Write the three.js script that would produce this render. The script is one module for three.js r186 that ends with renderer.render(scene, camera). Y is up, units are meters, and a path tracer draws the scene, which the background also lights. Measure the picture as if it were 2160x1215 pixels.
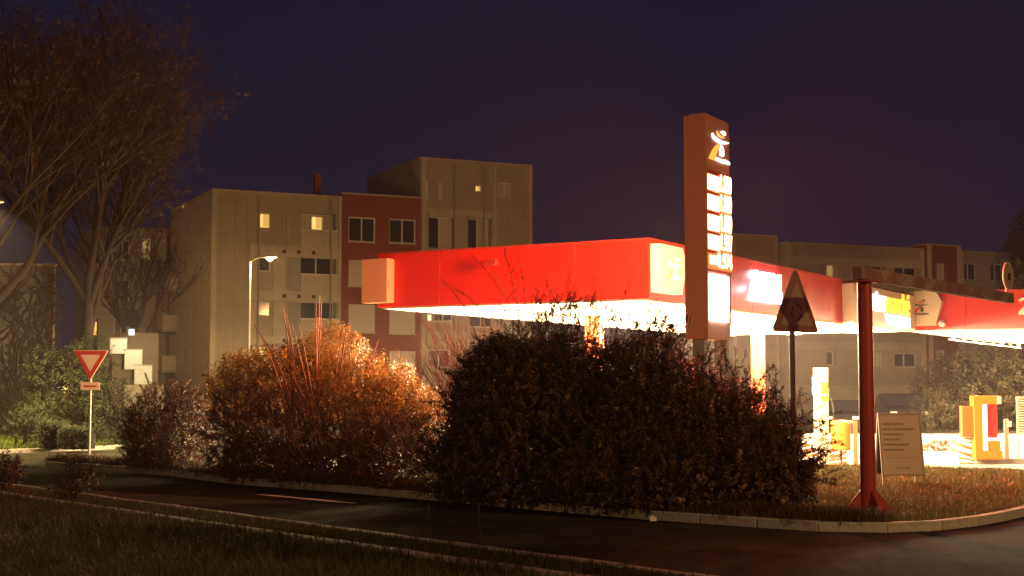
import * as THREE from 'three';
import { mergeGeometries, toCreasedNormals } from 'three/addons/utils/BufferGeometryUtils.js';
import { RoundedBoxGeometry } from 'three/addons/geometries/RoundedBoxGeometry.js';
import { FontLoader } from 'three/addons/loaders/FontLoader.js';
import { TextGeometry } from 'three/addons/geometries/TextGeometry.js';
import { RectAreaLightUniformsLib } from 'three/addons/lights/RectAreaLightUniformsLib.js';

// ---------------------------------------------------------------- camera, sky, moon, exposure
const FOCAL = 3000, PW = 2160, PH = 1215, HORIZON = 815, EYE = 2.1, FL = -0.8;   // FL: level of the sunken forecourt
const PITCH = Math.atan((HORIZON - PH / 2) / FOCAL);
const scene = new THREE.Scene();
const camera = new THREE.PerspectiveCamera(2 * Math.atan(PH / 2 / FOCAL) * 180 / Math.PI, PW / PH, 0.1, 2000);
camera.filmGauge = 36;
camera.position.set(0, EYE, 0);
camera.rotation.x = PITCH;
camera.focus = 26; camera.userData.fStop = 2.0;
camera.updateMatrixWorld();

const SKYW = 64, SKYH = 64, skyData = new Float32Array(SKYW * SKYH * 4);
for (let j = 0; j < SKYH; j++) for (let i = 0; i < SKYW; i++) {
  const el = ((j + 0.5) / SKYH - 0.5) * Math.PI, t = Math.min(1, Math.max(0, el / 0.9)), k = (j * SKYW + i) * 4;
  const s = Math.pow(t, 0.55);
  skyData[k] = 0.0088 * (1 - s) + 0.0035 * s; skyData[k + 1] = 0.0092 * (1 - s) + 0.0052 * s; skyData[k + 2] = 0.024 * (1 - s) + 0.0165 * s; skyData[k + 3] = 1;
}
const sky = new THREE.DataTexture(skyData, SKYW, SKYH, THREE.RGBAFormat, THREE.FloatType);
sky.mapping = THREE.EquirectangularReflectionMapping; sky.magFilter = THREE.LinearFilter; sky.minFilter = THREE.LinearFilter; sky.needsUpdate = true;
scene.background = sky; scene.environment = sky;

const moon = new THREE.DirectionalLight(new THREE.Color(0.75, 0.8, 1), 0.015);
moon.position.set(-30, 60, 30); moon.castShadow = true;
moon.shadow.camera.left = moon.shadow.camera.bottom = -80; moon.shadow.camera.right = moon.shadow.camera.top = 80; moon.shadow.camera.far = 250;
scene.add(moon);

const renderer = new THREE.WebGLRenderer({ antialias: true });
renderer.toneMapping = THREE.LinearToneMapping;
renderer.toneMappingExposure = 1.0;
renderer.shadowMap.enabled = true;
RectAreaLightUniformsLib.init();
scene.fog = new THREE.FogExp2(new THREE.Color(1, 0.8, 0.92), 0.0005);

// light colours
const SODIUM = new THREE.Color(1, 0.53, 0.17), STREET = new THREE.Color(1, 0.64, 0.22), CANOPY = new THREE.Color(1, 0.72, 0.37), LED = new THREE.Color(1, 0.28, 0.07), LEDRED = new THREE.Color(1, 0.13, 0.045), COOL = new THREE.Color(0.92, 0.97, 1);

// ---------------------------------------------------------------- helpers
let seed = 12345;
const rnd = () => { seed = (seed * 1664525 + 1013904223) >>> 0; return seed / 4294967296; };
const rr = (a, b) => a + (b - a) * rnd();
const V = (x, y, z) => new THREE.Vector3(x, y, z);
const names = new Map();
function numbered(n) { const k = names.get(n) || 0; names.set(n, k + 1); return k ? n + '_' + String(k).padStart(3, '0') : n; }
function ray(px, py) { return V((px - PW / 2) / FOCAL, (PH / 2 - py) / FOCAL, -1).applyEuler(camera.rotation); }
const G = (px, py, y = 0) => { const r = ray(px, py), s = (y - EYE) / r.y; return V(r.x * s, y, r.z * s); };   // where that pixel's ray meets the level y
const D = (px, py, d) => { const r = ray(px, py), s = d / -r.z; return V(r.x * s, EYE + r.y * s, -d); };          // where it is d metres away
// an upright plane: origin, heading u (x, away); at(px, py) -> [metres along u, height]
function upright(x, d, ux, ud) {
  const l = Math.hypot(ux, ud); ux /= l; ud /= l;
  const O = V(x, 0, -d), U = V(ux, 0, -ud), N = V(ud, 0, ux), turn = Math.atan2(ud, ux), C = V(0, EYE, 0);
  const at = (px, py) => { const r = ray(px, py), s = O.clone().sub(C).dot(N) / r.dot(N), P = C.clone().addScaledVector(r, s); return [P.clone().sub(O).dot(U), P.y]; };
  return { O, U, N, turn, at };
}
function thing(name, label, category, pos = V(0, 0, 0), turn = 0, group) {
  const o = new THREE.Group(); o.name = numbered(name); o.position.copy(pos); o.rotation.y = turn;
  o.userData = { label, category }; if (group) o.userData.group = group;
  scene.add(o); return o;
}
function part(name, geo, mat, parent, pos, turn = 0) {
  const m = new THREE.Mesh(geo, mat); m.name = parent === scene ? numbered(name) : name; m.castShadow = m.receiveShadow = true;
  if (pos) m.position.set(...(pos.isVector3 ? pos.toArray() : pos)); m.rotation.y = turn;
  parent.add(m); return m;
}
function structure(name, geo, mat, label, category, pos) { const m = part(name, geo, mat, scene, pos); m.userData = { kind: 'structure', label, category }; return m; }
function metric(g) {   // uv in metres from position and facing
  const p = g.attributes.position, n = g.attributes.normal, uv = new Float32Array(p.count * 2);
  for (let i = 0; i < p.count; i++) {
    const ax = Math.abs(n.getX(i)), ay = Math.abs(n.getY(i)), az = Math.abs(n.getZ(i));
    if (ay > ax && ay > az) { uv[2 * i] = p.getX(i); uv[2 * i + 1] = p.getZ(i); } else if (ax > az) { uv[2 * i] = p.getZ(i); uv[2 * i + 1] = p.getY(i); } else { uv[2 * i] = p.getX(i); uv[2 * i + 1] = p.getY(i); }
  }
  g.setAttribute('uv', new THREE.BufferAttribute(uv, 2)); return g;
}
const plain = (g) => { const o = g.index ? g.toNonIndexed() : g; for (const k of Object.keys(o.attributes)) if (!['position', 'normal', 'uv'].includes(k)) o.deleteAttribute(k); o.morphAttributes = {}; return o; };
const merge = (list) => mergeGeometries(list.map(plain));
function bx(x0, x1, y0, y1, z0, z1, r = 0) {
  const w = x1 - x0, h = y1 - y0, d = z1 - z0;
  const g = r ? new RoundedBoxGeometry(w, h, d, 2, Math.min(r, w / 2.1, h / 2.1, d / 2.1)) : new THREE.BoxGeometry(w, h, d);
  g.translate((x0 + x1) / 2, (y0 + y1) / 2, (z0 + z1) / 2); return metric(g);
}
function tube(points, r0, r1, sides = 6, seg = 0) {
  const curve = points.length > 2 ? new THREE.CatmullRomCurve3(points) : new THREE.LineCurve3(points[0], points[1]);
  const n = seg || Math.max(1, (points.length - 1) * 2), g = new THREE.TubeGeometry(curve, n, 1, sides, false), p = g.attributes.position;
  for (let i = 0; i <= n; i++) { const c = curve.getPointAt(i / n), r = r0 + (r1 - r0) * i / n; for (let j = 0; j <= sides; j++) { const k = i * (sides + 1) + j; p.setXYZ(k, c.x + (p.getX(k) - c.x) * r, c.y + (p.getY(k) - c.y) * r, c.z + (p.getZ(k) - c.z) * r); } }
  return g;
}
const cyl = (r0, r1, h, y0, sides = 16, x = 0, z = 0) => { const g = new THREE.CylinderGeometry(r1, r0, h, sides); g.translate(x, y0 + h / 2, z); return g; };
function extrude(pts, depth, holes = [], bevel = 0) {   // outline in x, y; from z = -depth to 0
  const s = new THREE.Shape(pts.map((p) => new THREE.Vector2(p[0], p[1])));
  for (const h of holes) s.holes.push(new THREE.Path(h.map((p) => new THREE.Vector2(p[0], p[1]))));
  const g = new THREE.ExtrudeGeometry(s, { depth: depth - 2 * bevel, bevelEnabled: bevel > 0, bevelThickness: bevel, bevelSize: bevel, bevelOffset: -bevel, bevelSegments: 2, curveSegments: 8 });
  g.translate(0, 0, -depth + bevel); return metric(g);
}
const rect = (x0, x1, y0, y1) => [[x0, y0], [x1, y0], [x1, y1], [x0, y1]];
function sheet(pts, y, thick = 0) {   // a polygon of ground points; with thickness it is a slab whose top is at y
  const s = new THREE.Shape(pts.map((p) => new THREE.Vector2(p.x, -p.z)));
  const g = thick ? new THREE.ExtrudeGeometry(s, { depth: thick, bevelEnabled: false }) : new THREE.ShapeGeometry(s);
  g.rotateX(-Math.PI / 2); g.translate(0, y - thick, 0); return metric(g);
}

// ---------------------------------------------------------------- textures
function noiseField(n, octaves, s0) {
  let s = s0; const r = () => { s = (s * 1664525 + 1013904223) >>> 0; return s / 4294967296; };
  const out = new Float32Array(n * n); let tot = 0;
  for (const [cells, amp] of octaves) {
    const grid = new Float32Array(cells * cells).map(r); tot += amp;
    for (let y = 0; y < n; y++) for (let x = 0; x < n; x++) {
      const fx = x / n * cells, fy = y / n * cells, x0 = Math.floor(fx), y0 = Math.floor(fy); let tx = fx - x0, ty = fy - y0; tx = tx * tx * (3 - 2 * tx); ty = ty * ty * (3 - 2 * ty);
      const a = grid[y0 % cells * cells + x0 % cells], b = grid[y0 % cells * cells + (x0 + 1) % cells], c = grid[(y0 + 1) % cells * cells + x0 % cells], d = grid[(y0 + 1) % cells * cells + (x0 + 1) % cells];
      out[y * n + x] += amp * ((a * (1 - tx) + b * tx) * (1 - ty) + (c * (1 - tx) + d * tx) * ty);
    }
  }
  return out.map((v) => v / tot);
}
function tex(n, f, metres, srgb = false) {
  const d = new Uint8Array(n * n * 4);
  for (let y = 0; y < n; y++) for (let x = 0; x < n; x++) { const c = f(x, y), k = (y * n + x) * 4; for (let i = 0; i < 3; i++) d[k + i] = Math.max(0, Math.min(255, 255 * (c.length ? c[i] : c))); d[k + 3] = 255; }
  const t = new THREE.DataTexture(d, n, n); t.wrapS = t.wrapT = THREE.RepeatWrapping; t.magFilter = THREE.LinearFilter; t.minFilter = THREE.LinearMipmapLinearFilter; t.generateMipmaps = true;
  t.repeat.set(1 / metres, 1 / metres); if (srgb) t.colorSpace = THREE.SRGBColorSpace; t.needsUpdate = true; return t;
}
const nA = noiseField(512, [[8, 1], [24, 0.8], [90, 0.8], [256, 1.2]], 7), nB = noiseField(512, [[5, 1.2], [16, 1], [60, 0.7], [200, 0.5]], 99), nC = noiseField(256, [[6, 1], [30, 1], [128, 1.4]], 5);
const grain = tex(512, (x, y) => 0.55 + 0.9 * (nA[y * 512 + x] - 0.28), 5), blotch = tex(512, (x, y) => { const v = nB[y * 512 + x], streak = nB[(y >> 3) * 512 + ((x * 3) % 512)]; return 0.84 + 0.34 * (v - 0.4) + 0.1 * (streak - 0.5); }, 6.5), fine = tex(256, (x, y) => nC[y * 256 + x], 1.2);
const tarmac = tex(512, (x, y) => { const a = nA[y * 512 + x], b = nB[y * 512 + x], c = nB[(x * 2 % 512) * 512 + (y * 2 % 512)]; return 0.45 + 1.1 * (a - 0.3) + 0.6 * (b - 0.5) - (Math.abs(c - 0.5) < 0.008 ? 0.25 : 0); }, 7.3), ribbed = tex(512, (x, y) => { const v = nB[y * 512 + x], r = (x % 22) < 3 ? 0.86 : 1; return r * (0.84 + 0.34 * (v - 0.4)); }, 6.5);
const flake = tex(512, (x, y) => { const v = nB[y * 512 + x] * 0.7 + nA[(y * 2 % 512) * 512 + x] * 0.3, a = Math.max(0, Math.min(1, (v - 0.47) / 0.1)), g = 0.6 + 0.8 * nA[y * 512 + x]; return [(0.24 * (1 - a) + 0.32 * a) * g, (0.12 * (1 - a) + 0.24 * a) * g, (0.1 * (1 - a) + 0.19 * a) * g]; }, 4.3);
const std = (r, g, b, rough = 0.8, more = {}) => { const m = new THREE.MeshStandardMaterial({ roughness: rough, ...more }); m.color.setRGB(r, g, b); return m; };
const lit = (c, k, base = 0.05) => { const m = new THREE.MeshStandardMaterial({ roughness: 0.5 }); m.color.setRGB(base, base, base); m.emissive.copy(c); m.emissiveIntensity = k; return m; };
const M = {
  asphalt: std(0.062, 0.055, 0.048, 0.88, { map: tarmac, bumpMap: fine, bumpScale: 0.008 }),
  ground: std(0.05, 0.045, 0.035, 0.95, { map: grain }),
  concrete: std(0.42, 0.39, 0.34, 0.85, { map: grain }),
  kerb: std(0.58, 0.54, 0.47, 0.85, { map: grain, bumpMap: fine, bumpScale: 0.004 }),
  kerbDark: std(0.16, 0.14, 0.115, 0.9, { map: grain }),
  kerbLight: std(0.5, 0.49, 0.46, 0.85, { map: grain, bumpMap: fine, bumpScale: 0.004 }),
  paint: std(0.62, 0.6, 0.55, 0.7, { map: grain }),
  soil: std(0.055, 0.042, 0.028, 1, { map: grain, bumpMap: fine, bumpScale: 0.02 }),
  lawn: std(0.075, 0.085, 0.022, 1, { map: grain, bumpMap: fine, bumpScale: 0.02 }),
  wall: std(0.35, 0.285, 0.20, 0.9, { map: ribbed }),
  wallPale: std(0.44, 0.37, 0.275, 0.9, { map: blotch }),
  wallGrey: std(0.28, 0.26, 0.225, 0.95, { map: blotch }),
  brick: std(0.20, 0.042, 0.016, 0.9, { map: blotch }),
  dark: std(0.03, 0.026, 0.022, 0.8), darker: std(0.012, 0.011, 0.01, 0.9),
  glass: std(0.018, 0.018, 0.02, 0.12), frame: std(0.58, 0.55, 0.5, 0.6), shutter: std(0.42, 0.36, 0.30, 0.7), curtain: std(0.40, 0.33, 0.27, 0.9),
  litWarm: lit(new THREE.Color(1, 0.62, 0.16), 1.25), litWhite: lit(new THREE.Color(1, 0.86, 0.5), 1.3), litBlind: lit(new THREE.Color(1, 0.55, 0.13), 0.75), litDim: lit(new THREE.Color(1, 0.6, 0.2), 0.35),
  red: std(0.62, 0.022, 0.018, 0.45), redDark: std(0.40, 0.035, 0.022, 0.55), steel: std(0.32, 0.31, 0.3, 0.45, { metalness: 0.7 }), galv: std(0.36, 0.32, 0.29, 0.55, { metalness: 0.3 }),
  white: std(0.78, 0.76, 0.72, 0.6), cream: std(0.62, 0.46, 0.34, 0.6), salmon: std(0.68, 0.28, 0.19, 0.55), greyPanel: std(0.34, 0.31, 0.30, 0.55),  // pylon body tone has the red display glow mixed in
  orange: std(0.72, 0.14, 0.012, 0.45), orangeDeep: std(0.62, 0.085, 0.02, 0.5), rubber: std(0.03, 0.03, 0.03, 0.8), mark: std(0.06, 0.04, 0.035, 0.6), green: std(0.12, 0.2, 0.02, 0.5), yellow: std(0.75, 0.4, 0.02, 0.5),
  postRed: std(0.36, 0.034, 0.02, 0.5, { bumpMap: fine, bumpScale: 0.002 }), armPaint: std(1, 1, 1, 0.75, { map: flake, bumpMap: fine, bumpScale: 0.003 }),
  bark: std(0.042, 0.029, 0.02, 0.95), barkRed: std(0.34, 0.10, 0.055, 0.6), twig: std(0.16, 0.08, 0.05, 0.8),
  stairWhite: std(0.72, 0.74, 0.66, 0.8, { map: blotch }), carPaint: std(0.025, 0.022, 0.022, 0.25, { metalness: 0.3 }),
};
const leafMat = new THREE.MeshPhysicalMaterial({ vertexColors: true, roughness: 0.5, transmission: 0.3, thickness: 0, side: THREE.DoubleSide, specularIntensity: 0.7 });
const grassMat = new THREE.MeshStandardMaterial({ vertexColors: true, roughness: 0.8, side: THREE.DoubleSide });
{ const o = M.asphalt; M.asphalt = new THREE.MeshPhysicalMaterial({ map: o.map, bumpMap: o.bumpMap, bumpScale: o.bumpScale, roughness: 1, specularIntensity: 0.1 }); M.asphalt.color.copy(o.color); }
const font = await new FontLoader().loadAsync('fonts/droid/droid_sans_bold.typeface.json');
function words(t, size, depth = 0.04) { const g = new TextGeometry(t, { font, size, depth, curveSegments: 4, bevelEnabled: false }); g.computeBoundingBox(); return g; }

// ---------------------------------------------------------------- ground, roads, verges
const FP = [G(2600, 1003), G(2160, 1002), G(1700, 987), V(2.4, 0, -29.6), V(-2.8, 0, -34.4), V(-8, 0, -40), V(-4, 0, -50), V(6, 0, -61), V(16, 0, -63), V(46, 0, -56), V(46, 0, -30)];
function ring(outer, inner, y, thick) { const s = new THREE.Shape(outer.map((p) => new THREE.Vector2(p.x, -p.z))); s.holes.push(new THREE.Path(inner.map((p) => new THREE.Vector2(p.x, -p.z)))); const g = thick ? new THREE.ExtrudeGeometry(s, { depth: thick, bevelEnabled: false }) : new THREE.ShapeGeometry(s); g.rotateX(-Math.PI / 2); g.translate(0, y - thick, 0); return metric(g); }
structure('ground', ring([V(-450, 0, 250), V(450, 0, 250), V(450, 0, -600), V(-450, 0, -600)], FP, -0.012, 0), M.ground, 'dark asphalt and bare ground round the station and the flats', 'ground');
{ const c = FP.reduce((a, p) => a.add(p), V(0, 0, 0)).multiplyScalar(1 / FP.length); structure('retaining_wall', ring(FP.map((p) => p.clone().addScaledVector(p.clone().sub(c).normalize(), 0.3)), FP, -0.016, -FL - 0.02), M.concrete, 'low concrete retaining edge round the sunken forecourt', 'retaining wall'); }
const K = [[95, 984], [180, 990], [350, 1003], [500, 1022], [690, 1036], [870, 1052], [1100, 1073], [1350, 1095], [1600, 1113], [1720, 1121], [1850, 1124], [1960, 1121], [2040, 1113], [2100, 1103], [2160, 1090], [2240, 1066], [2330, 1036], [2420, 1012]].map(([x, y]) => G(x, y));
const N0 = G(0, 1030), N1 = G(1330, 1215), nDir = N1.clone().sub(N0).setY(0).normalize(), nSide = V(-nDir.z, 0, nDir.x);   // nSide points to the camera's side
if (nSide.dot(V(0, 0, 0).sub(N0)) < 0) nSide.negate();
const NL = (t, s) => N0.clone().addScaledVector(nDir, t).addScaledVector(nSide, s).setY(0);
structure('road', sheet([NL(-60, 0.1), NL(40, 0.1), V(60, 0, -12), V(60, 0, -30), G(2420, 1012), K[14], K[11], K[8], K[5], K[2], G(95, 984), G(290, 950), G(-900, 975)], 0), M.asphalt, 'asphalt road running past the bushes to the junction', 'road');
// painted dashes
for (const [a, b, w] of [[[212, 1051], [372, 1067], 0.11], [[545, 1043], [748, 1062], 0.09]]) {
  const p = G(...a), q = G(...b), dir = q.clone().sub(p).normalize(), sd = V(-dir.z, 0, dir.x).multiplyScalar(w);
  const o = part('road_marking', sheet([p.clone().add(sd), p.clone().sub(sd), q.clone().sub(sd), q.clone().add(sd)], 0.005), M.paint, scene);
  o.userData = { kind: 'structure', label: w > 0.1 ? 'white painted dash on the asphalt beside the roadside verge' : 'white painted dash on the asphalt beside the bushes', category: 'road marking' };
}
// the planted bed behind the far kerb, and its kerb stones
const bedBack = [G(2420, 1004), G(2160, 1003), G(1700, 988), V(2.2, 0, -29.5), V(-3, 0, -34.2), V(-8, 0, -39.5), G(270, 962), G(140, 967)];
structure('planted_bed', sheet([...K.map((p) => p.clone().add(V(0, 0, -0.14))), ...bedBack], 0.12, 1.0), M.soil, 'raised soil bed with bushes between the road and the station', 'flower bed');
function kerbRow(name, label, pts, h, w, len, mats, back) {
  const t = thing(name, label, 'kerb'); t.userData.kind = 'structure';
  const c = new THREE.CatmullRomCurve3(pts, false, 'catmullrom', 0.2), L = c.getLength(), n = Math.round(L / len);
  for (let i = 0; i < n; i++) {
    const a = c.getPointAt(i / n), b = c.getPointAt((i + 1) / n), l = a.distanceTo(b) - 0.012, g = bx(-l / 2, l / 2, -0.05, h + rr(-0.006, 0.006), -w, 0, 0.018);
    const m = part('kerb_stone', g, mats(i / n, a), t, a.clone().add(b).multiplyScalar(0.5)); m.rotation.y = Math.atan2(-(b.z - a.z), b.x - a.x) + (back ? Math.PI : 0) + rr(-0.008, 0.008);
  }
  return t;
}
kerbRow('bed_kerb', 'row of concrete kerb stones edging the bush bed, pale at the bend', K, 0.14, 0.16, 1.0, () => M.kerb);
// verge on the camera's side
structure('roadside_verge', sheet([NL(-70, 0.14), NL(40, 0.14), NL(40, 60), NL(-70, 60)], 0.1, 0.2), M.soil, 'dark grassy verge along the near side of the road', 'verge');
kerbRow('verge_kerb', 'thin row of kerb stones along the dark grassy verge', [NL(-30, 0.0), NL(34, 0.0)], 0.13, 0.13, 1.0, () => M.kerb, true);
kerbRow('path_edging', 'broken line of concrete edging sunk in the dark grassy verge', [NL(-12, 1.05), NL(30, 1.05)], 0.14, 0.2, 1.6, () => M.kerb, true);
// lawn beyond the junction, its kerb
const lawnFront = [G(-900, 985), G(-200, 963), G(0, 957), G(255, 946), G(420, 936), V(-14, 0, -62)];
structure('lawn', sheet([...lawnFront.map((p) => p.clone().add(V(0, 0, -0.14))), V(-30, 0, -120), V(-90, 0, -120)], 0.1, 0.2), M.lawn, 'strip of lit lawn in front of the clipped hedges', 'lawn');
kerbRow('lawn_kerb', 'line of kerb stones along the lit lawn at the junction', lawnFront.slice(1, 5), 0.12, 0.14, 1.0, () => M.kerb);
// forecourt
structure('forecourt', sheet(FP, FL), M.concrete, 'concrete forecourt of the petrol station under the canopies', 'forecourt');

// ---------------------------------------------------------------- buildings
const slats = (w, h, n) => { const l = [bx(0, w, 0, h, -0.03, 0)]; for (let i = 0; i < n; i++) l.push(bx(0.02, w - 0.02, h * i / n + 0.012, h * (i + 1) / n - 0.012, 0, 0.018)); return merge(l); };
function windowIn(b, x0, x1, y0, y1, kind, where = { p: V(0, 0, 0), t: 0 }, zBack = -0.14) {
  const w = x1 - x0, h = y1 - y0, g = new THREE.Group(); g.name = 'window'; g.rotation.y = where.t;
  g.position.copy(V(x0, y0, zBack).applyAxisAngle(V(0, 1, 0), where.t).add(where.p)); b.add(g);
  const f = 0.07, bars = [bx(0, w, 0, f, -0.04, 0.05), bx(0, w, h - f, h, -0.04, 0.05), bx(0, f, f, h - f, -0.04, 0.05), bx(w - f, w, f, h - f, -0.04, 0.05)];
  const two = w > 1.0; if (two) bars.push(bx(w / 2 - f / 2, w / 2 + f / 2, f, h - f, -0.04, 0.05));
  part('frame', merge(bars), M.frame, g);
  const paneMat = kind === 'lit' ? M.litWarm : kind === 'litWhite' ? M.litWhite : kind === 'litDim' ? M.litDim : M.glass;
  for (const [a, c] of two ? [[f, w / 2 - f / 2], [w / 2 + f / 2, w - f]] : [[f, w - f]]) part('window_pane', bx(a, c, f, h - f, -0.02, 0), kind === 'curtain' || (kind === 'mixed' && a > w * 0.3) ? M.curtain : paneMat, g);
  if (kind === 'lit') part('window_blind', bx(w * 0.42, w - f, f + h * 0.05, h - f, 0.002, 0.012), M.litBlind, g);
  if (kind === 'shutter') part('shutter', slats(w, h, 12), M.shutter, g, [0, 0, 0.06]);
  if (kind === 'half') part('shutter', slats(w, h * 0.45, 6), M.shutter, g, [0, h * 0.55, 0.06]);
  part('sill', bx(-0.06, w + 0.06, -0.07, 0, -0.05, 0.2), M.wallPale, g);
  return g;
}
function block(label, pl, W, H, depth, mat, front, o = {}) {   // front: [x0, x1, y0, y1, kind, recess]
  const b = thing('apartment_building', label, 'building', pl.O, pl.turn);
  const base = o.base || 0;
  part('front_wall', extrude(rect(0, W, base, H), 0.3, front.map((r) => rect(r[0], r[1], r[2], r[3]))), mat, b);
  const side = o.side || [];
  part('side_wall', extrude(rect(0, depth - 0.302, 0, H), 0.3, side.map((r) => rect(r[0], r[1], r[2], r[3]))), o.sideMat || mat, b, [0.0, 0, -depth], -Math.PI / 2);
  part('side_wall', bx(W - 0.3, W, 0, H, -depth + 0.302, -0.302), mat, b);
  part('back_wall', bx(0.302, W - 0.302, 0, H, -depth, -depth + 0.3), mat, b);
  part('roof', bx(0.302, W - 0.302, H - 0.25, H - 0.05, -depth + 0.302, -0.302), M.wallGrey, b);
  part('roof_coping', merge([bx(-0.04, W + 0.04, H + 0.002, H + 0.09, -0.36, 0.06), bx(-0.04, 0.34, H + 0.002, H + 0.09, -depth, -0.362), bx(W - 0.34, W + 0.04, H + 0.002, H + 0.09, -depth, -0.362)]), M.wallPale, b);
  for (const [x0, x1, y0, y1, kind, rec] of front) windowIn(b, x0, x1, y0, y1, kind, undefined, rec ? -rec : -0.14);
  for (const [x0, x1, y0, y1, kind] of side) windowIn(b, x0, x1, y0, y1, kind, { p: V(0, 0, -depth), t: -Math.PI / 2 });
  return b;
}
const UF = [2.1, 1];   // heading of the long facades
const px2 = (pl, [x0, x1, y0, y1, ...rest]) => { const a = pl.at(x0, y1), b = pl.at(x1, y0); return [a[0], b[0], a[1], b[1], ...rest]; };
const LB = D(443, 815, 89), pL = upright(LB.x, 89, ...UF), HL = 14.45, WL = pL.at(719, 500)[0];
const leftFront = [
  [545, 571, 450, 481, 'lit'], [545, 571, 543, 572, 'dark'], [545, 571, 637, 666, 'dark'], [546, 570, 732, 762, 'lit'],
  [634, 709, 452, 487, 'curtain', 0.6], [634, 709, 543, 580, 'dark', 0.6], [634, 709, 637, 673, 'dark', 0.6], [634, 709, 731, 768, 'dark', 0.6],
].map((r) => px2(pL, r));
const sideY = [[12.0, 13.0], [9.2, 10.2], [6.4, 7.4], [3.6, 4.6]];
const bL = block('five storey concrete apartment block with a street lamp in front', pL, WL, HL, 12.3, M.wall, leftFront, { side: sideY.flatMap(([a, b]) => [[4.2, 4.75, a, b, 'dark'], [6.4, 6.95, a, b, 'dark'], [9.4, 9.9, a, b, 'dark']]), sideMat: M.wallPale });
{ const [x0, x1, y0, y1] = px2(pL, [660, 686, 455, 484]); const g = windowIn(bL, x0, x1, y0, y1, 'lit', undefined, -0.5); g.children.at(-1).name = 'sill'; }
for (const [y0, y1] of [[524, 540], [617, 634], [711, 727]]) {
  const [a, b, c, d] = px2(pL, [526, 712, y0, y1]); part('slab_band', bx(a, b, c, d, 0.002, 0.16), M.wallPale, bL);
  for (const vx of [598, 629, 660]) { const u = pL.at(vx, (y0 + y1) / 2)[0], g = new THREE.CylinderGeometry(0.13, 0.13, 0.04, 12).rotateX(Math.PI / 2); part('vent', g, M.dark, bL, [u, (c + d) / 2, 0.175]); }
}
for (const [y0, y1] of [[489, 522], [582, 615], [675, 709], [770, 800]]) { const [a, b, c, d] = px2(pL, [633, 712, y0, y1]); part('balcony_parapet', bx(a, b, c, d, 0.002, 0.1), M.wallPale, bL); part('balcony_rail', bx(a, b, d + 0.002, d + 0.07, 0.0, 0.13), M.frame, bL); }
for (const [x0, x1] of [[713, 719.5], [604, 608]]) { const [a, b] = px2(pL, [x0, x1, 450, 500]); part('pilaster', bx(a, b, x0 > 700 ? 0 : pL.at(606, 521)[1], x0 > 700 ? HL - 0.02 : pL.at(606, 452)[1], 0.002, 0.14), M.wallPale, bL); }
for (const [y0, y1] of [[543, 613], [637, 708], [730, 800]]) { for (const [x0, x1, m] of [[575, 603, M.wallPale], [609, 632, M.wallGrey], [527, 543, M.wallPale]]) { const [a, b, c, d] = px2(pL, [x0, x1, y0, y1]); part('facade_panel', bx(a, b, c, d, 0.002, 0.05), m, bL); } }
for (const y of [3.2, 6.0, 8.8]) { part('side_balcony', bx(-0.95, -0.002, y, y + 1.0, -11.9, -9.9), M.wallPale, bL); part('side_balcony_slab', bx(-1.0, -0.002, y - 0.18, y - 0.002, -12.0, -9.8), M.wallGrey, bL); }
for (const u of [2.95, WL - 0.75]) part('downpipe', cyl(0.055, 0.055, HL - 0.3, 0, 8, u, 0.24), M.wallGrey, bL);
part('corner_trim', bx(-0.06, 0.28, 0, HL - 0.02, 0.002, 0.08), M.wallPale, bL);
for (let i = 1; i < 5; i++) part('panel_joint', bx(0.3, WL - 0.4, HL - 2.82 * i - 0.02, HL - 2.82 * i + 0.02, 0.001, 0.022), M.wallGrey, bL);
for (const u of [1.45, 2.2]) part('panel_joint', bx(u - 0.02, u + 0.02, 0.3, HL - 0.2, 0.001, 0.02), M.wallGrey, bL);
{ const u = pL.at(698, 400)[0]; part('chimney', bx(u - 0.2, u + 0.2, HL - 0.2, HL + 1.9, -3.2, -2.8), M.brick, bL); }

const RBp = pL.O.clone().addScaledVector(pL.U, WL + 0.02), pR = upright(RBp.x + pL.N.x * 0.12, -RBp.z - pL.N.z * 0.12, ...UF), WR = pR.at(888, 500)[0], HR = 14.7;
const redRows = [[460, 512, 'dark', 'dark'], [550, 606, 'shutter', 'shutter'], [643, 704, 'shutter', 'shutter'], [737, 795, 'dark', 'half']];
const bR = block('brick red apartment section with white framed double windows', pR, WR, HR, 12, M.brick, redRows.flatMap(([y0, y1, k1, k2]) => [px2(pR, [735, 792, y0, y1 - 3, k1]), px2(pR, [821, 877, y0 + 4, y1, k2])]));
const TB = pR.O.clone().addScaledVector(pR.U, WR + 0.02), pT = upright(TB.x - pL.N.x * 0.14, -TB.z + pL.N.z * 0.14, ...UF), WT = pT.at(1121, 420)[0], HT = 17.45;
const tallFront = [
  [898, 904, 383, 420, 'curtain'], [926, 934, 386, 423, 'curtain'], [1003, 1016, 391, 404, 'lit'], [1051, 1079, 386, 416, 'curtain'],
  [904, 958, 458, 523, 'mixed', 0.5], [987, 1036, 462, 523, 'mixed', 0.5], [901, 913, 662, 678, 'litWhite'], [915, 955, 662, 678, 'dark'], [990, 1040, 664, 690, 'dark'], [902, 950, 738, 775, 'dark'],
].map((r) => px2(pT, r));
const bT = block('tallest apartment tower with a blank top storey above the red canopy', pT, WT, HT, 10.8, M.wall, tallFront);
for (const px of [893, 1042, 1118]) { const u = pT.at(px, 450)[0]; part('pilaster', bx(u - 0.13, u + 0.13, 0, HT - 0.02, 0.002, 0.12), M.wallPale, bT); }
for (const py of [443, 530, 640]) { const y = pT.at(960, py)[1]; part('slab_band', bx(pT.at(896, py)[0], pT.at(1040, py)[0], y - 0.3, y, 0.002, 0.1), M.wallPale, bT); }
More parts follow.
